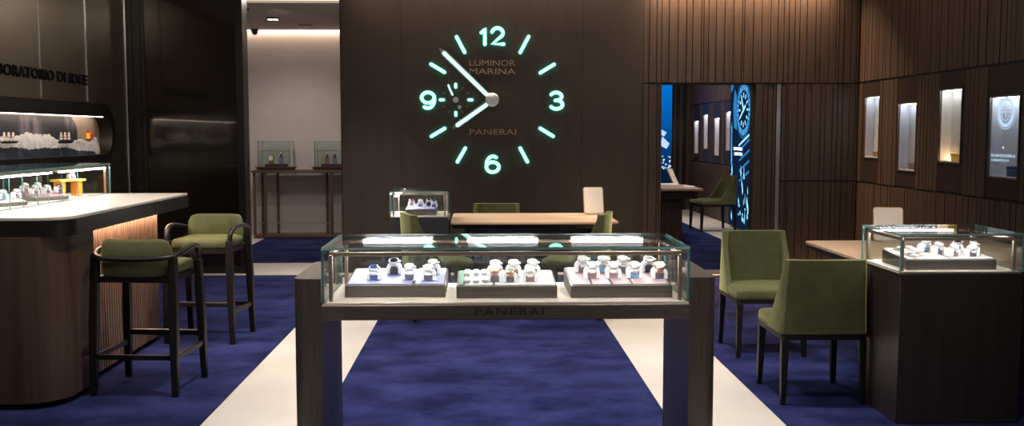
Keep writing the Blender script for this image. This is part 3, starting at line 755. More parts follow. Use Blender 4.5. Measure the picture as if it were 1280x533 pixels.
# ------------------------------------------------------------------ bar stool (faces +Y)
def make_stool():
    t = thing('bar_stool', 's', 'bar stool')
    m = MB()
    m.loft([[(x, y, z) for x, y in rrect(-.205+d, .205-d, -.19+d, .215-d, .05)] for z, d in ((.690, .012), (.698, 0), (.735, 0), (.750, .010), (.756, .03))])
    m.build('seat', 'velvet', t, smooth=60)
    # curved back cushion
    m = MB(); rings = []; nx = 24; W = .205
    for i in range(nx+1):
        x = -W+2*W*i/nx; e = W-abs(x); r = .055
        k = 1 if e >= r else math.sqrt(max(0, 1-((r-e)/r)**2)); k = max(k, .02)
        zt = .905-r*(1-k); zb = .690+r*(1-k)*.6
        y0 = -.215+1.5*x*x; th = .024*min(1, .25+e/.03*.75)
        rings.append([(x, y0-th, zb+.012), (x, y0-th*1.05, (zt+zb)/2), (x, y0-th, zt-.018), (x, y0-th*.4, zt-.002), (x, y0+th*.4, zt-.002), (x, y0+th, zt-.018), (x, y0+th*1.1, (zt+zb)/2), (x, y0+th, zb+.012), (x, y0+th*.4, zb), (x, y0-th*.4, zb)])
    m.loft(rings); m.build('backrest', 'velvet', t, smooth=60)
    m = MB()
    P = [(-.222, .200, .735), (-.228, .192, .790), (-.236, .155, .828), (-.246, .06, .842), (-.250, -.06, .832), (-.238, -.165, .812), (-.17, -.235, .800), (0, -.262, .797)]
    P += [(-x, y, z) for x, y, z in reversed(P[:-1])]
    m.sweep(P, .021, .015, n=12, smooth=5); m.build('arm_rail', 'darkwood', t, smooth=50)
    for sx in (-1, 1):
        for nm_, (xa, ya, za), (xb, yb, zb) in (('leg', (.238, .222, .011), (.221, .203, .745)), ('leg', (.238, -.232, .011), (.226, -.186, .812))):
            m = MB(); a, b = .0215, .0245
            m.loft([[(sx*xa+p*a*.8, ya+q*a*.8, za) for p, q in ((-1, -1), (1, -1), (1, 1), (-1, 1))], [(sx*(xa+xb)/2+p*b, (ya+yb)/2+q*b, .42) for p, q in ((-1, -1), (1, -1), (1, 1), (-1, 1))], [(sx*xb+p*a, yb+q*a, zb) for p, q in ((-1, -1), (1, -1), (1, 1), (-1, 1))]])
            m.build('leg', 'darkwood', t, bevel=.005)
    m = MB(); m.loft([[(x, y, z) for x, y in rrect(-.215, .215, -.195, .215, .03)] for z in (.655, .690)]); m.build('seat_frame', 'darkwood', t, smooth=30)
    for sx in (-1, 1):
        m = MB(); m.box(sx*.234-.011, sx*.234+.011, -.205, .205, .215, .245); m.build('side_stretcher', 'darkwood', t, bevel=.003)
    m = MB(); m.box(-.215, .215, -.226, -.204, .215, .245); m.build('rear_stretcher', 'darkwood', t, bevel=.003)
    m = MB(); m.box(-.213, .213, .195, .222, .275, .305); fs = m.build('footrest', 'darkwood', t, bevel=.003)
    m = MB(); m.box(-.205, .205, .192, .220, .3052, .309); m.build('foot_plate', 'steelbrush', fs)
    return t
M['steelbrush'] = mat('brushed_steel', (.5, .48, .47), .35, metal=1)
st = make_stool(); st.location = (-1.960, 5.850, 0); st.rotation_euler = (0, 0, R(-5)); st['label'] = 'olive bar stool nearest the camera, its back turned to us'
dup(st, 'olive bar stool further away, facing the camera', (-1.988, 7.245, 0), 175)

# ------------------------------------------------------------------ counter
ct2 = thing('counter', 'curved walnut bar counter with ivory top on the left', 'counter', (-2.9, 6.4, 0)); o = ct2.location.copy()
top = rrect(-3.60, -2.235, 5.375, 7.60, .16, k=8, corners=(1, 0, 0, 0))
m = MB(o); m.prism(top, 'z', 1.032, 1.050); m.build('counter_top', 'corian', ct2, bevel=.003)
m = MB(o); m.prism(rrect(-3.60, -2.230, 5.370, 7.60, .165, k=8, corners=(1, 0, 0, 0)), 'z', .945, 1.032); m.build('edge_band', 'edgeband', ct2, smooth=30) if 'edgeband' in M else m.build('edge_band', 'blackmetal', ct2, smooth=30)
m = MB(o); m.prism(rrect(-3.60, -2.275, 5.335, 5.86, .22, k=10, corners=(1, 0, 0, 0)), 'z', .045, .945); m.build('body', 'walnut', ct2, smooth=30)
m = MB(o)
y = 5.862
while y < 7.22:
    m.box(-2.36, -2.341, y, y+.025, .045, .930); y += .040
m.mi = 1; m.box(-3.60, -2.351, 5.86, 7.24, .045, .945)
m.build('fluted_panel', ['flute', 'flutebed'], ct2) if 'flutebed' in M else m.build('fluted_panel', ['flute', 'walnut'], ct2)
m = MB(o); m.box(-3.55, -2.40, 5.45, 7.20, .010, .045); m.build('plinth', 'blackmetal', ct2)
m = MB(o); m.box(-2.325, -2.30, 5.88, 7.38, .940, .945); m.build('light_strip', 'ledcounter' if 'ledcounter' in M else 'ledwarm', ct2)
text_mesh('PANERAI', (-2.2755, 5.50, .842), (0, 1, 0), (0, 0, 1), .33, .042, .0015, 'lettering', 'letterwood', ct2, o, spacing=1.1)

gc = thing('glass_case', 'long frameless glass case with light bars on the left counter', 'glass case', (-3.05, 6.6, 1.0505)); o = gc.location.copy()
X0, X1, Y0, Y1, Z0, Z1 = -3.34, -2.80, 5.45, 7.585, 1.0515, 1.278
panes(o, gc, X0, X1, Y0, Y1, Z0, Z1)
for y in (6.0, 6.53):
    m = MB(o); m.box(X1-.30, X1-.014, y-.005, y+.005, Z0, Z1-GT, em=1); m.build('divider_pane', ['glass', 'edge'], gc)
for y in (Y0+.04, Y1-.035):
    for x in (X0+.035, X1-.03):
        m = MB(o); m.box(x-.008, x+.008, y-.008, y+.008, Z0, Z1-.03); m.build('post', 'frame', gc)
for x in (X1-.03, X0+.035):
    m = MB(o); m.box(x-.008, x+.008, Y0+.03, Y1-.027, Z1-.03, Z1-.014); m.build('rail', 'frame', gc)
for y in (5.97, 6.14, 6.34, 6.71, 6.97):
    m = MB(o); m.box(X1-.001, X1+.002, y-.003, y+.003, Z0, Z1-GT); m.build('pane_line', 'edge', gc)  # thin vertical strips in the edge colour on the front pane
for a, b in ((5.5, 6.62), (6.75, 7.38), (7.43, 7.54)):
    bar(o, gc, X1-.040, X1-.024, a, b, Z1-.040, Z1-.0305, 'ledcase' if 'ledcase' in M else 'ledsmall')
# trays and the orange stand in the counter case
def slant_tray(cx_, cy_, w, d, label, padmat, n, kinds, names):
    t = thing('display_tray', label, 'tray', (cx_, cy_, 1.0525), 62)
    m = MB(); m.prism([(-d/2, 0), (d/2, 0), (d/2, .055), (-d/2, .022)], 'x', -w/2, w/2); m.build('tray_base', 'bronzeh', t, bevel=.002)
    m = MB(); m.prism([(-d/2+.006, .0225), (d/2-.006, .0545), (d/2-.006, .060), (-d/2+.006, .028)], 'x', -w/2+.006, w/2-.006); m.build('pad', padmat, t)
    c, s = math.cos(R(62)), math.sin(R(62)); i = 0
    for k, nmx in zip(kinds, names):
        u = -w/2+.04+(i % 3)*(w-.08)/2; v = (-.045 if i < 3 else .05); zz = 1.0525+.041+.17*v+.012
        watch(k, (cx_+c*u-s*v, cy_+s*u+c*v, zz), nmx, 62, None, .9); i += 1
slant_tray(-3.0, 6.24, .27, .19, 'grey watch tray nearest the camera in the counter case', 'pad_white', 5, [1, 5, 2, 1, 5],
           ['front near watch on the grey tray of the counter case', 'front middle watch on the grey tray of the counter case', 'front far watch on the grey tray of the counter case', 'rear near watch on the grey tray of the counter case', 'rear middle watch on the grey tray of the counter case'])
slant_tray(-2.98, 6.82, .27, .19, 'pink watch tray in the middle of the counter case', 'pink_tray', 5, [2, 2, 3, 2, 1],
           ['front near watch on the pink tray', 'front middle watch on the pink tray', 'rose gold front far watch on the pink tray', 'rear near watch on the pink tray', 'rear middle watch on the pink tray'])
t = thing('display_stand', 'orange bench shaped watch stand at the far end of the counter case', 'display stand', (-2.97, 7.22, 1.0525), 60)
m = MB(); m.box(-.105, .105, -.06, .06, .105, .122); m.build('stand_top', 'yellow', t, bevel=.003)
for x in (-.085, .055):
    m = MB(); m.box(x, x+.03, -.045, .045, 0, .105); m.build('leg', 'orange', t, bevel=.002)
watch(2, (-2.955, 7.24, 1.0525+.1225), 'white cuffed watch lying on the orange stand', 60, None, .85)

# ------------------------------------------------------------------ capsule shaped diorama window in the left wall
cp = thing('wall_diorama', 'capsule shaped window in the left wall showing ships on stormy waves', 'display window', (XL, 9.0, 1.24)); o = cp.location.copy()
def cap(y0, y1, z0, z1, k=14):
    r = (z1-z0)/2; cz = (z0+z1)/2
    rr = [(y1-r*1.0+r*math.cos(R(a)), cz+r*math.sin(R(a))) for a in [-90+180*i/k for i in range(k+1)]]
    return [(y0, z0)]+rr+[(y0, z1)]
outer = cap(4.8, 10.25, 1.24, 1.79); inner = cap(4.8, 10.16, 1.295, 1.665)
# rim: outer to inner on the wall plane, a tunnel, and a back panel
m = MB(o); rings = []
for X, P in ((XL-.02, outer), (XL+.03, outer), (XL+.03, inner), (XL-.10, inner)): rings.append([(X, a, b) for a, b in P])
m.loft(rings, caps=False); m.build('rim', 'blackmetal', cp, smooth=40)
m = MB(o); m.loft([[(XL-.10, a, b) for a, b in inner], [(XL-.115, a, b) for a, b in inner]]); m.build('back_panel', 'dioback', cp) if 'dioback' in M else m.build('back_panel', 'clockwall', cp)
m = MB(o); m.box(XL-.03, XL+.0, 6.2, 10.02, 1.6610, 1.6642); m.build('light_strip', 'diolight' if 'diolight' in M else 'ledwarm', cp)
m = MB(o); q = cap(6.0, 9.60, 1.296, 1.655); m.loft([[(XL-.099, a, b) for a, b in q], [(XL-.094, a, b) for a, b in q]]); m.build('night_sky', 'nightsky', cp) if 'nightsky' in M else None
# waves: a relief rising from the sill
def waves(name, mt, x, amp, base, seed, y0=6.2, y1=10.05, foam=0):
    rnd = random.Random(seed); ph = [rnd.uniform(0, 6.28) for _ in range(6)]
    m = MB(o); rings = []; n = 150
    for i in range(n+1):
        y = y0+(y1-y0)*i/n
        h = base+amp*(.75*math.sin(2.1*y+ph[0])+.4*math.sin(4.7*y+ph[1])+.16*math.sin(13*y+ph[2])+.08*math.sin(31*y+ph[3])+.10*math.sin(71*y+ph[4]))
        h += foam*max(0, (y-9.75))*.35
        e = max(0., y-9.95); h = min(h, .30-.6*e); z = 1.297+max(.015, h)
        zb = 1.2965+(.185-math.sqrt(max(0, .185**2-max(0, y-9.975)**2)) if y > 9.975 else 0)
        z = max(z, zb+.01)
        rings.append([(x, y, zb), (x+.022, y, zb), (x+.016, y, zb+(z-zb)*.5), (x+.010, y, z), (x, y, z-.004)])
    m.loft(rings); m.build(name, mt, cp, smooth=60)
M['wave_foam'] = mat('sea_foam', (.50, .52, .56), .7, scale=16, col2=(.85, .83, .82), bump=.6, detail=8)
M['wave_dark'] = mat('dark_sea', (.012, .022, .045), .5, scale=10, stretch=(1, 2, 1), col2=(.10, .15, .21), bump=.5, detail=8, ramp=(.5, .75))
waves('foam_wave', 'wave_foam', XL-.093, .065, .150, 12, foam=.3)
waves('foam_crest', 'wave_foam', XL-.078, .05, .085, 31)
waves('dark_wave', 'wave_dark', XL-.060, .032, .065, 9, y1=9.9)
M['sail'] = mat('pale_sail', (.80, .70, .62), .8)
def ship(y, z, s, label):
    t = thing('model_ship', label, 'model ship', (XL-.045, y, z)); t.scale = (1, 2.3, 1)
    m = MB(); m.loft([[(-.012, -.10*s, .03*s), (.012, -.10*s, .03*s), (.012, .12*s, .035*s), (-.012, .12*s, .035*s)], [(-.006, -.085*s, 0), (.006, -.085*s, 0), (.006, .09*s, 0), (-.006, .09*s, 0)]]); m.build('hull', 'strap_black', t)
    for i, yy in enumerate((-.06, 0, .06)):
        m = MB(); m.cyl((0, yy*s, .03*s), (0, yy*s, .17*s), .002, n=6); mast = m.build('mast', 'strap_brown', t)
        for zz, w in ((.055, .026), (.095, .022), (.13, .016)):
            q = MB(); q.loft([[(-.001, (yy-w)*s, zz*s), (.010, yy*s, zz*s), (-.001, (yy+w)*s, zz*s)], [(-.001, (yy-w*.8)*s, (zz+.032)*s), (.006, yy*s, (zz+.032)*s), (-.001, (yy+w*.8)*s, (zz+.032)*s)]]); q.build('sail', 'sail', t)
ship(9.20, 1.41, .62, 'model sailing ship riding the waves near the middle of the diorama')
ship(8.12, 1.42, .55, 'pale model ship at the left of the wave diorama')
t = thing('wall_sign', 'small orange and red sign at the right end of the wave diorama', 'sign', (XL-.09, 9.86, 1.45))
m = MB(); m.box(0, .012, -.055, .0, .0, .055); m.build('sign_plate', 'signorange', t) if 'signorange' in M else m.build('sign_plate', 'orange', t)
m = MB(); m.box(0, .012, .004, .10, .0, .024); m.box(0, .012, .004, .10, .034, .06); m.box(0, .012, -.04, .03, .062, .075); m.build('sign_bars', 'label_red', t)
# lettering on the left wall
tl = thing('wall_lettering', 'black raised lettering on the gunmetal left wall above the diorama', 'lettering', (XL, 7.66, 1.957)); o = tl.location.copy()
for wd, ya, yb, hh in (('LABORATORIO', 7.66, 8.885, .092), ('DI', 8.955, 9.13, .092), ('IDEE', 9.21, 9.617, .092)):
    text_mesh(wd, (XL, ya, 1.957), (0, 1, 0), (0, 0, 1), yb-ya, hh, .012, 'word', 'letterblack', tl, o, spacing=1.05, bold=.02)

# ------------------------------------------------------------------ side room: console and its glass cases
cs = thing('console_table', 'slim wooden console table in the grey side room', 'console table', (-2.45, 14.45, 0)); o = cs.location.copy()
m = MB(o); m.box(-3.29, -1.35, 14.24, 14.68, .940, .977); m.build('table_top', 'walnut_tray', cs, bevel=.004)
m = MB(o); m.box(-3.27, -1.38, 14.26, 14.66, .011, .045); m.build('base_plate', 'walnut_tray', cs, bevel=.004)
for x, y in ((-3.255, 14.29), (-3.205, 14.60), (-3.10, 14.29), (-2.985, 14.60), (-2.27, 14.60), (-2.155, 14.29), (-1.75, 14.29)):
    m = MB(o); m.box(x-.017, x+.017, y-.017, y+.017, .045, .940); m.build('leg', 'walnut_tray', cs, bevel=.002)
m = MB(o); m.box(-3.23, -1.5, 14.44, 14.46, .20, .212); m.build('rail', 'gold', cs)
for y in (14.29, 14.60):
    pass
def small_case(x0, x1, label):
    t = thing('glass_case', label, 'glass case', ((x0+x1)/2, 14.45, .9775)); o = t.location.copy()
    m = MB(o); m.loft([[(x, y, .978) for x, y in ((x0-.0, 14.29), (x1, 14.29), (x1, 14.61), (x0, 14.61))], [(x, y, 1.022) for x, y in ((x0-.045, 14.26), (x1+.045, 14.26), (x1+.045, 14.64), (x0-.045, 14.64))]])
    m.build('wooden_tray', 'walnut_tray', t)
    panes(o, t, x0, x1, 14.30, 14.60, 1.023, 1.386, edge='darkedge', GT=.005)
    m = MB(o); m.box(x0+.012, x1-.012, 14.32, 14.58, 1.25, 1.256, em=1); m.build('glass_shelf', ['glass', 'darkedge'], t)
    m = MB(o); e = .003
    for x in (x0, x1):
        for y in (14.298, 14.602): m.box(x-e, x+e, y-e, y+e, 1.023, 1.386)
    m.build('corner_seams', 'darkedge', t)
    m = MB(o); m.box(x0+.08, x1-.08, 14.36, 14.54, 1.023, 1.062); m.build('plinth', 'strap_black', t, bevel=.002)
M['darkedge'] = mat('dark_case_edges', (.05, .06, .06), .4)
small_case(-3.195, -2.745, 'left glass case on the console table in the side room')
small_case(-2.395, -1.93, 'right glass case on the console table, cut off by the dark clock wall')
def curio(x, label, kind):
    sc_ = 1 if kind == 0 else .84
    t = thing('small_clock' if kind == 0 else 'vintage_instrument', label, 'clock' if kind == 0 else 'instrument', (x, 14.45, 1.0625))
    m = MB(); m.box(-.035, .035, -.03, .03, 0, .045 if kind == 0 else .11); m.build('base', 'strap_brown' if kind != 2 else 'block_grey', t, bevel=.006)
    if kind == 0:
        m = MB(); m.lathe((0, 0, .085), [(.0001, -.015), (.042, -.015), (.045, -.01), (.045, .01), (.0001, .012)], axis='y'); f = m.build('clock_body', 'walnut_tray', t, smooth=40)
        m = MB(); m.lathe((0, -.016, .085), [(.0001, -.002), (.036, -.002), (.036, 0), (.0001, 0)], axis='y'); m.build('clock_face', 'cream', f)
    else:
        m = MB(); m.lathe((0, 0, .11), [(.025, 0), (.026, .02), (.012, .035), (.012, .05), (.0001, .052)]); m.build('neck', 'strap_black', t, smooth=40)
        m = MB(); m.sphere((0, 0, .18), .020, n=10); m.build('knob', 'steel', t, smooth=60)
    t.scale = (sc_,)*3
curio(-3.045, 'small round white faced clock in the left glass case on the console', 0)
curio(-2.90, 'dark wooden instrument in the left glass case on the console', 2)
curio(-2.24, 'taller dark bottle shaped instrument in the right glass case on the console', 1)
curio(-2.13, 'shorter bottle shaped instrument at the right of the console', 2)
# ceiling fittings there
t = thing('ceiling_downlight', 'twin square downlight in the side room ceiling', 'light', (-2.71, 13.15, 2.975))
m = MB(); m.box(-.075, .075, -.045, .045, 0, .024); m.build('housing', 'blackmetal', t, bevel=.002)
for x in (-.035, .035):
    m = MB(); m.box(x-.026, x+.026, -.03, .03, -.003, -.0005); m.build('lamp', 'lampspot' if 'lampspot' in M else 'led', t)
for k, (x, y) in enumerate(((-2.90, 12.25), (-2.44, 14.0))):
    t = thing('ceiling_vent', ['slim dark ceiling vent nearest the doorway', 'slim dark ceiling vent nearest the grey back wall'][k], 'vent', (x, y, 2.99))
    m = MB(); m.box(-.09, .09, -.035, .035, 0, .009); m.build('vent_frame', 'blackmetal', t)
    m = MB()
    for i in range(4): m.box(-.08, .08, -.028+i*.016, -.020+i*.016, -.004, -.0005)
    m.build('vent_slats', 'darkbody', t)
t = thing('security_camera', 'small black dome camera at the left of the side room ceiling', 'camera', (-3.28, 14.62, 2.96))
m = MB(); m.lathe((0, 0, 0), [(.0001, -.045), (.03, -.036), (.045, -.01), (.045, .012)]); m.build('dome', 'blackgloss', t, smooth=60)
m = MB(); m.lathe((0, 0, 0), [(.055, .013), (.055, .039), (.0001, .0395)]); m.build('mount', 'blackmetal', t, smooth=40)

# ------------------------------------------------------------------ beyond the opening
d2 = thing('desk', 'dark fronted desk seen through the opening in the slatted wall', 'desk', (2.4, 13.9, 0)); o = d2.location.copy()
m = MB(o); m.box(1.75, 2.99, 13.38, 14.55, .722, .752); m.build('desk_top', 'oakdull' if 'oakdull' in M else 'oak', d2, bevel=.003)
m = MB(o); m.box(1.78, 2.93, 13.46, 14.50, .61, .722); m.build('drawer_box', 'darkbody', d2)
m = MB(o); m.box(1.9, 2.75, 13.60, 14.35, .0105, .61); m.build('pedestal', 'walnut', d2)
m = MB(); m.box(2.35, 2.72, 13.60, 13.95, .7525, .80); tag(m.build('document_stack', 'paper', bevel=.002), 'white stack of papers on the desk beyond the opening', 'papers')
m = MB(); m.prism([(2.80, 13.75), (2.95, 13.70), (3.0-.03, 13.9), (2.83, 13.95)], 'z', .7525, .765); tag(m.build('open_folder', 'paper'), 'small white folder at the right end of the far desk', 'folder')
table_mirror((2.80, 14.25, .7525), 60, 'dark tilted table mirror on the desk beyond the opening', h=.27, w=.2, tilt=25)
# lit screen showing a blue watch, on the slatted right wall
vs = thing('video_screen', 'bright blue screen with a large watch picture beyond the opening', 'screen', (XR, 15.4, 0)); o = vs.location.copy()
M['scr_navy'] = emis('screen_navy', (.004, .012, .035), 1.0)
M['scr_mid'] = emis('screen_mid_blue', (.02, .16, .38), 1.1)
M['scr_light'] = emis('screen_light_blue', (.30, .75, 1.0), 1.1)
M['scr_white'] = emis('screen_white', (.9, .97, 1.0), 1.2)
SY0, SY1 = 14.80, 16.06
m = MB(o); m.box(XR-.06, XR-.002, SY0, SY1, .02, 2.75); m.build('bezel', 'blackmetal', vs)
m = MB(o); m.box(XR-.063, XR-.0605, SY0+.005, SY1-.005, .03, 2.74); m.build('picture', 'scr_navy', vs)
XS = XR-.0645
def spoly(m, pts): m.loft([[(XS+.001, a, b) for a, b in pts], [(XS, a, b) for a, b in pts]])
# watch: dial centre
dy, dz = 15.24, 1.86
m = MB(o); ring(m, XS, dy, dz, .30, .40, ay=.98); ring(m, XS-.0005, dy, dz, .42, .435)
for s in (0, 1):
    q = [(dy-.30, dz-.42), (dy+.30, dz-.42), (dy+.24, dz-1.0), (dy-.26, dz-1.0)]
spoly(m, [(15.62, 1.55), (15.80, 1.60), (15.86, 1.95), (15.78, 2.2), (15.66, 2.1)])
spoly(m, [(15.88, 1.0), (15.97, 1.0), (15.99, 1.62), (15.93, 1.70)])
spoly(m, [(15.90, 2.2), (16.03, 2.15), (15.95, 2.7), (15.6, 2.7)])
for k in range(4): spoly(m, [(15.45, 1.22-.16*k), (15.45, 1.25-.16*k), (14.86, 1.43-.16*k), (14.86, 1.39-.16*k)])
m.build('watch_case_picture', 'scr_mid', vs)
m = MB(o)
for k in range(60):
    a = 2*PI*k/60; w = .012 if k % 5 else .03
    c, s_ = math.cos(a), math.sin(a); p = lambda r, t: (dy+r*c*.98-t*s_, dz+r*s_+t*c)
    if k % 2 == 0: spoly(m, [p(.315, -w/2), p(.385, -w/2), p(.385, w/2), p(.315, w/2)])
for k in range(12):
    a = 2*PI*k/12; c, s_ = math.cos(a), math.sin(a); p = lambda r, t: (dy+r*c-t*s_, dz+r*s_+t*c)
    spoly(m, [p(.19, -.018), p(.265, -.018), p(.265, .018), p(.19, .018)])
for a, l, w in ((R(55), .2, .03), (R(-30), .23, .022), (R(150), .12, .03)):
    c, s_ = math.cos(a), math.sin(a); p = lambda r, t: (dy+r*c-t*s_, dz+r*s_+t*c)
    spoly(m, [p(0, -w), p(l, -w*.8), p(l+.03, 0), p(l, w*.8), p(0, w)])
rnd = random.Random(4)
for k in range(34):
    y = rnd.uniform(14.86, 16.0); z = rnd.uniform(.08, .92); w = rnd.uniform(.01, .045); hh = rnd.uniform(.02, .16)
    spoly(m, [(y-w, z), (y, z-hh*.4), (y+w, z+hh*.3), (y+w*.2, z+hh)])
spoly(m, [(15.90, 1.05), (15.93, 1.05), (15.95, 1.60), (15.92, 1.62)])
spoly(m, [(15.50, 1.29), (15.48, 1.33), (14.88, 1.50), (14.88, 1.46)])
m.build('watch_dial_picture', 'scr_light', vs)
text_mesh('SUBMERSIBLE', (XS+.001, 15.80, 1.235), (0, -1, 0), (0, 0, 1), .54, .05, .0015, 'lettering', 'scr_white', vs, o, bold=.03)
text_mesh('CARBOTECH', (XS+.001, 15.76, 1.155), (0, -1, 0), (0, 0, 1), .50, .05, .0015, 'lettering', 'scr_white', vs, o, bold=.03)
# blue screen on the far wall
v2 = thing('video_screen', 'tall blue screen on the far wall at the left of the opening', 'screen', (2.6, 19.45, 0)); o = v2.location.copy()
m = MB(o); m.box(3.0, 3.72, 19.42, 19.498, .02, 2.52); m.build('bezel', 'blackmetal', v2)
m, nt, out = nm('deep_blue_screen'); e = N(nt, 'ShaderNodeEmission', Strength=1.0); tc = N(nt, 'ShaderNodeTexCoord'); sp = N(nt, 'ShaderNodeSeparateXYZ'); cr = N(nt, 'ShaderNodeValToRGB')
mrn = N(nt, 'ShaderNodeMapRange'); mrn.inputs['From Min'].default_value = .8; mrn.inputs['From Max'].default_value = 2.4
nt.links.new(tc.outputs['Object'], sp.inputs[0]); nt.links.new(sp.outputs['Z'], mrn.inputs['Value']); nt.links.new(mrn.outputs[0], cr.inputs[0]); nt.links.new(cr.outputs[0], e.inputs[0]); nt.links.new(e.outputs[0], out.inputs[0])
cr.color_ramp.elements[0].color = (.0, .01, .03, 1); cr.color_ramp.elements[1].color = (.0, .13, .50, 1); M['blue_picture'] = m
m = MB(o); m.box(3.02, 3.70, 19.417, 19.4195, .04, 2.50); m.build('picture', 'blue_picture', v2)
m = MB(o); rnd = random.Random(8)
for k in range(26):
    x = rnd.uniform(3.42, 3.68); z = rnd.uniform(.80, 1.08); w = rnd.uniform(.01, .03)
    m.prism([(x-w, z), (x, z-w), (x+w, z+w*.3), (x+w*.2, z+w)], 'y', 19.414, 19.4165)
m.prism([(3.45, 1.28), (3.60, 1.20), (3.66, 1.30), (3.52, 1.44)], 'y', 19.414, 19.4165)
m.prism([(3.45, 1.50), (3.55, 1.44), (3.60, 1.52), (3.46, 1.60)], 'y', 19.414, 19.4165)
m.build('splash_picture', 'scr_splash', v2) if 'scr_splash' in M else m.build('splash_picture', 'scr_light', v2)

# ------------------------------------------------------------------ lights
def area(loc, rot, sx, sy, power, col=(1, 1, 1), spread=180):
    l = bpy.data.lights.new('area', 'AREA'); l.shape = 'RECTANGLE'; l.size = sx; l.size_y = sy; l.energy = power; l.color = col; l.spread = R(spread)
    ob = bpy.data.objects.new('room_or_fill_light', l); C.objects.link(ob); ob.location = loc; ob.rotation_euler = [R(a) for a in rot]; return ob
def spot(x, y, power, ang=60, blend=.6, col=(1, .90, .80), tx=None, ty=None, z=3.08, tz=0, r=.05):
    l = bpy.data.lights.new('spot', 'SPOT'); l.energy = power; l.spot_size = R(ang); l.spot_blend = blend; l.color = col; l.shadow_soft_size = r
    ob = bpy.data.objects.new('ceiling_or_fill_spot', l); C.objects.link(ob); ob.location = (x, y, z)
    d = Vector(((tx if tx is not None else x), (ty if ty is not None else y), tz)) - ob.location
    ob.rotation_euler = d.to_track_quat('-Z', 'Y').to_euler(); return ob
#LIGHTS
for x, y, p in ((-1.15, 3.4, 150), (-1.15, 5.4, 190), (-1.15, 7.4, 180), (-1.15, 9.6, 200), (1.27, 3.4, 150), (1.27, 5.4, 190), (1.27, 7.4, 170), (1.27, 9.4, 110), (.07, 5.6, 190), (.07, 7.4, 120)):
    spot(x, y, p, 80, 1)
spot(1.9, 4.0, 70, 45, .8, tx=1.86, ty=5.2, tz=.6); spot(1.8, 5.5, 110, 40, .8, tx=1.86, ty=6.7, tz=.4)
spot(-2.0, 5.6, 190, 45, .8, tx=-2.0, ty=7.2, tz=.6); spot(-1.9, 4.6, 18, 45, .8, tx=-1.95, ty=6.0, tz=.6)
spot(-2.9, 5.0, 160, 50, .8, tx=-2.7, ty=6.2, tz=1)
spot(.4, 7.6, 150, 35, .8, tx=.45, ty=8.9, tz=.7); spot(.9, 8.0, 110, 20, .6, tx=1.02, ty=9.2, tz=.87)  # second spot is added only to brighten the rear mirror's cream face
spot(2.7, 5.4, 110, 40, .8, tx=2.7, ty=6.4, tz=.7)
# wide fill spots added to lift the dark walls, not real fixtures
spot(.1, 7.0, 20, 110, 1, tx=.1, ty=10.7, tz=1.6); spot(2.6, 7.2, 42, 90, 1, tx=2.9, ty=10.7, tz=1.6)
spot(2.3, 8.0, 17, 110, 1, tx=4.07, ty=8.6, tz=1.5); spot(2.3, 6.2, 12, 110, 1, tx=4.07, ty=7.0, tz=1.5)
spot(-2.2, 7.6, 55, 110, 1, tx=-3.75, ty=9.0, tz=2.0); spot(-3.0, 3.4, 60, 60, 1, tx=-2.8, ty=5.3, tz=.5)
# back wall cove
area((2.75, 10.65, 3.20), (-6, 0, 0), 2.0, .03, 60, (1, .62, .36), 110); area((.1, 10.60, 3.20), (-18, 0, 0), 3.0, .03, 18, (1, .7, .5), 110)
area((-3.60, 8.4, 3.105), (0, -4, 0), .03, 4.2, 9, (1, .78, .52), 150)  # left wall strip light, added to put warm streaks on the cladding
# side room
area((-2.6, 14.722, 3.055), (8, 0, 0), 2.6, .03, 17, (1, .76, .56)); spot(-2.71, 13.15, 60, 90, .8, z=2.96, tx=-2.7, ty=14.3, tz=1)
spot(-2.5, 12.2, 35, 120, 1, z=2.96, tx=-2.5, ty=14.3, tz=.8)
area((-2.3, 11.2, 2.98), (0, 0, 0), 1.6, .5, 22, (1, .9, .8))
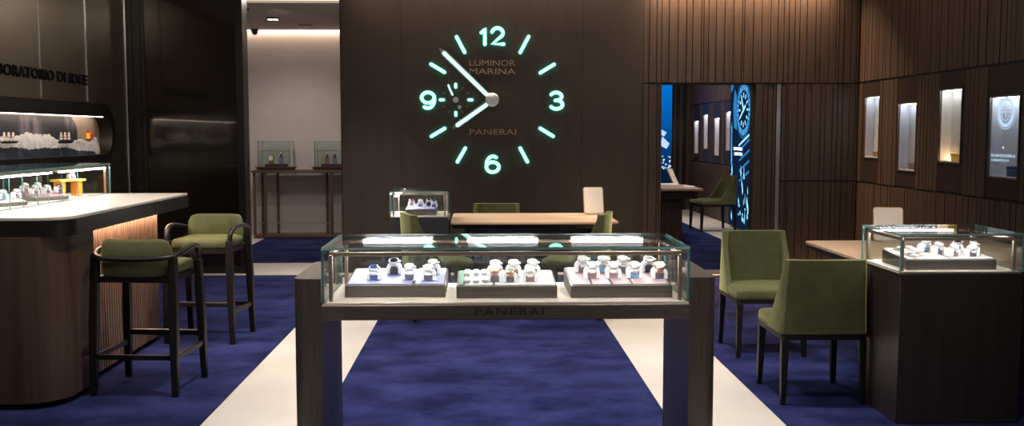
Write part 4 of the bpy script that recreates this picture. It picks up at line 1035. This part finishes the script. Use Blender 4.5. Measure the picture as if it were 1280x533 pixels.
# beyond
spot(3.5, 14.0, 90, 60, .8, z=3.0); spot(3.0, 16.5, 130, 70, .8, z=3.0)
area((2.6, 13.0, 3.05), (0, 0, 0), 1, 4, 40, (1, .85, .74)); spot(2.4, 16.5, 130, 110, 1, (1, .8, .66), z=3.0, tx=4.07, ty=17.5, tz=1.5)  # warm fill lights added to offset the blue cast in this room
w = bpy.data.worlds.new('world'); bpy.context.scene.world = w; w.use_nodes = True
w.node_tree.nodes['Background'].inputs[0].default_value = (1, .93, .88, 1); w.node_tree.nodes['Background'].inputs[1].default_value = .075

s = bpy.context.scene
s.view_settings.view_transform = 'Standard'; s.view_settings.look = 'None'; s.view_settings.gamma = 1; s.view_settings.exposure = .35; s.view_settings.use_curve_mapping = False
s.cycles.sample_clamp_indirect = 4; s.cycles.max_bounces = 8; s.cycles.transparent_max_bounces = 24

# ------------------------------------------------------------------ groups of repeats
for ob in list(C.objects):
    if ob.parent or 'label' not in ob: continue
    n = ob.name.split('.')[0]; l = ob['label']
    g = None
    if n == 'wristwatch':
        g = ('watches in the counter case' if ('counter case' in l or 'pink tray' in l or 'orange stand' in l) else
             'watches in the small rear case' if 'small rear case' in l else
             'watches in the right display case' if 'right case' in l else 'watches in the centre display table')
    elif n == 'watch_strap': g = 'loose straps in the right display case' if 'right case' in l else 'loose straps in the middle tray'
    elif n == 'armless_chair': g = 'olive velvet chairs'
    elif n == 'bar_stool': g = 'olive bar stools at the counter'
    elif n == 'display_niche': g = 'niches seen through the opening' if 'through the opening' in l else 'lit niches in the right wall'
    elif n == 'watch_box': g = 'watch boxes in the wall niches'
    elif n == 'display_tray': g = 'slanted trays of watches'
    elif n == 'carpet': g = 'blue carpets'
    elif n == 'table_mirror': g = 'table mirrors on the desks'
    elif n == 'desk': g = 'sales desks'
    elif n == 'model_ship': g = 'model ships in the wave diorama'
    elif n == 'ceiling_vent': g = 'ceiling vents in the side room'
    elif n == 'vintage_instrument': g = 'instruments in the console cases'
    elif n == 'glass_case' and 'console' in l: g = 'glass cases on the console table'
    if g: ob['group'] = g
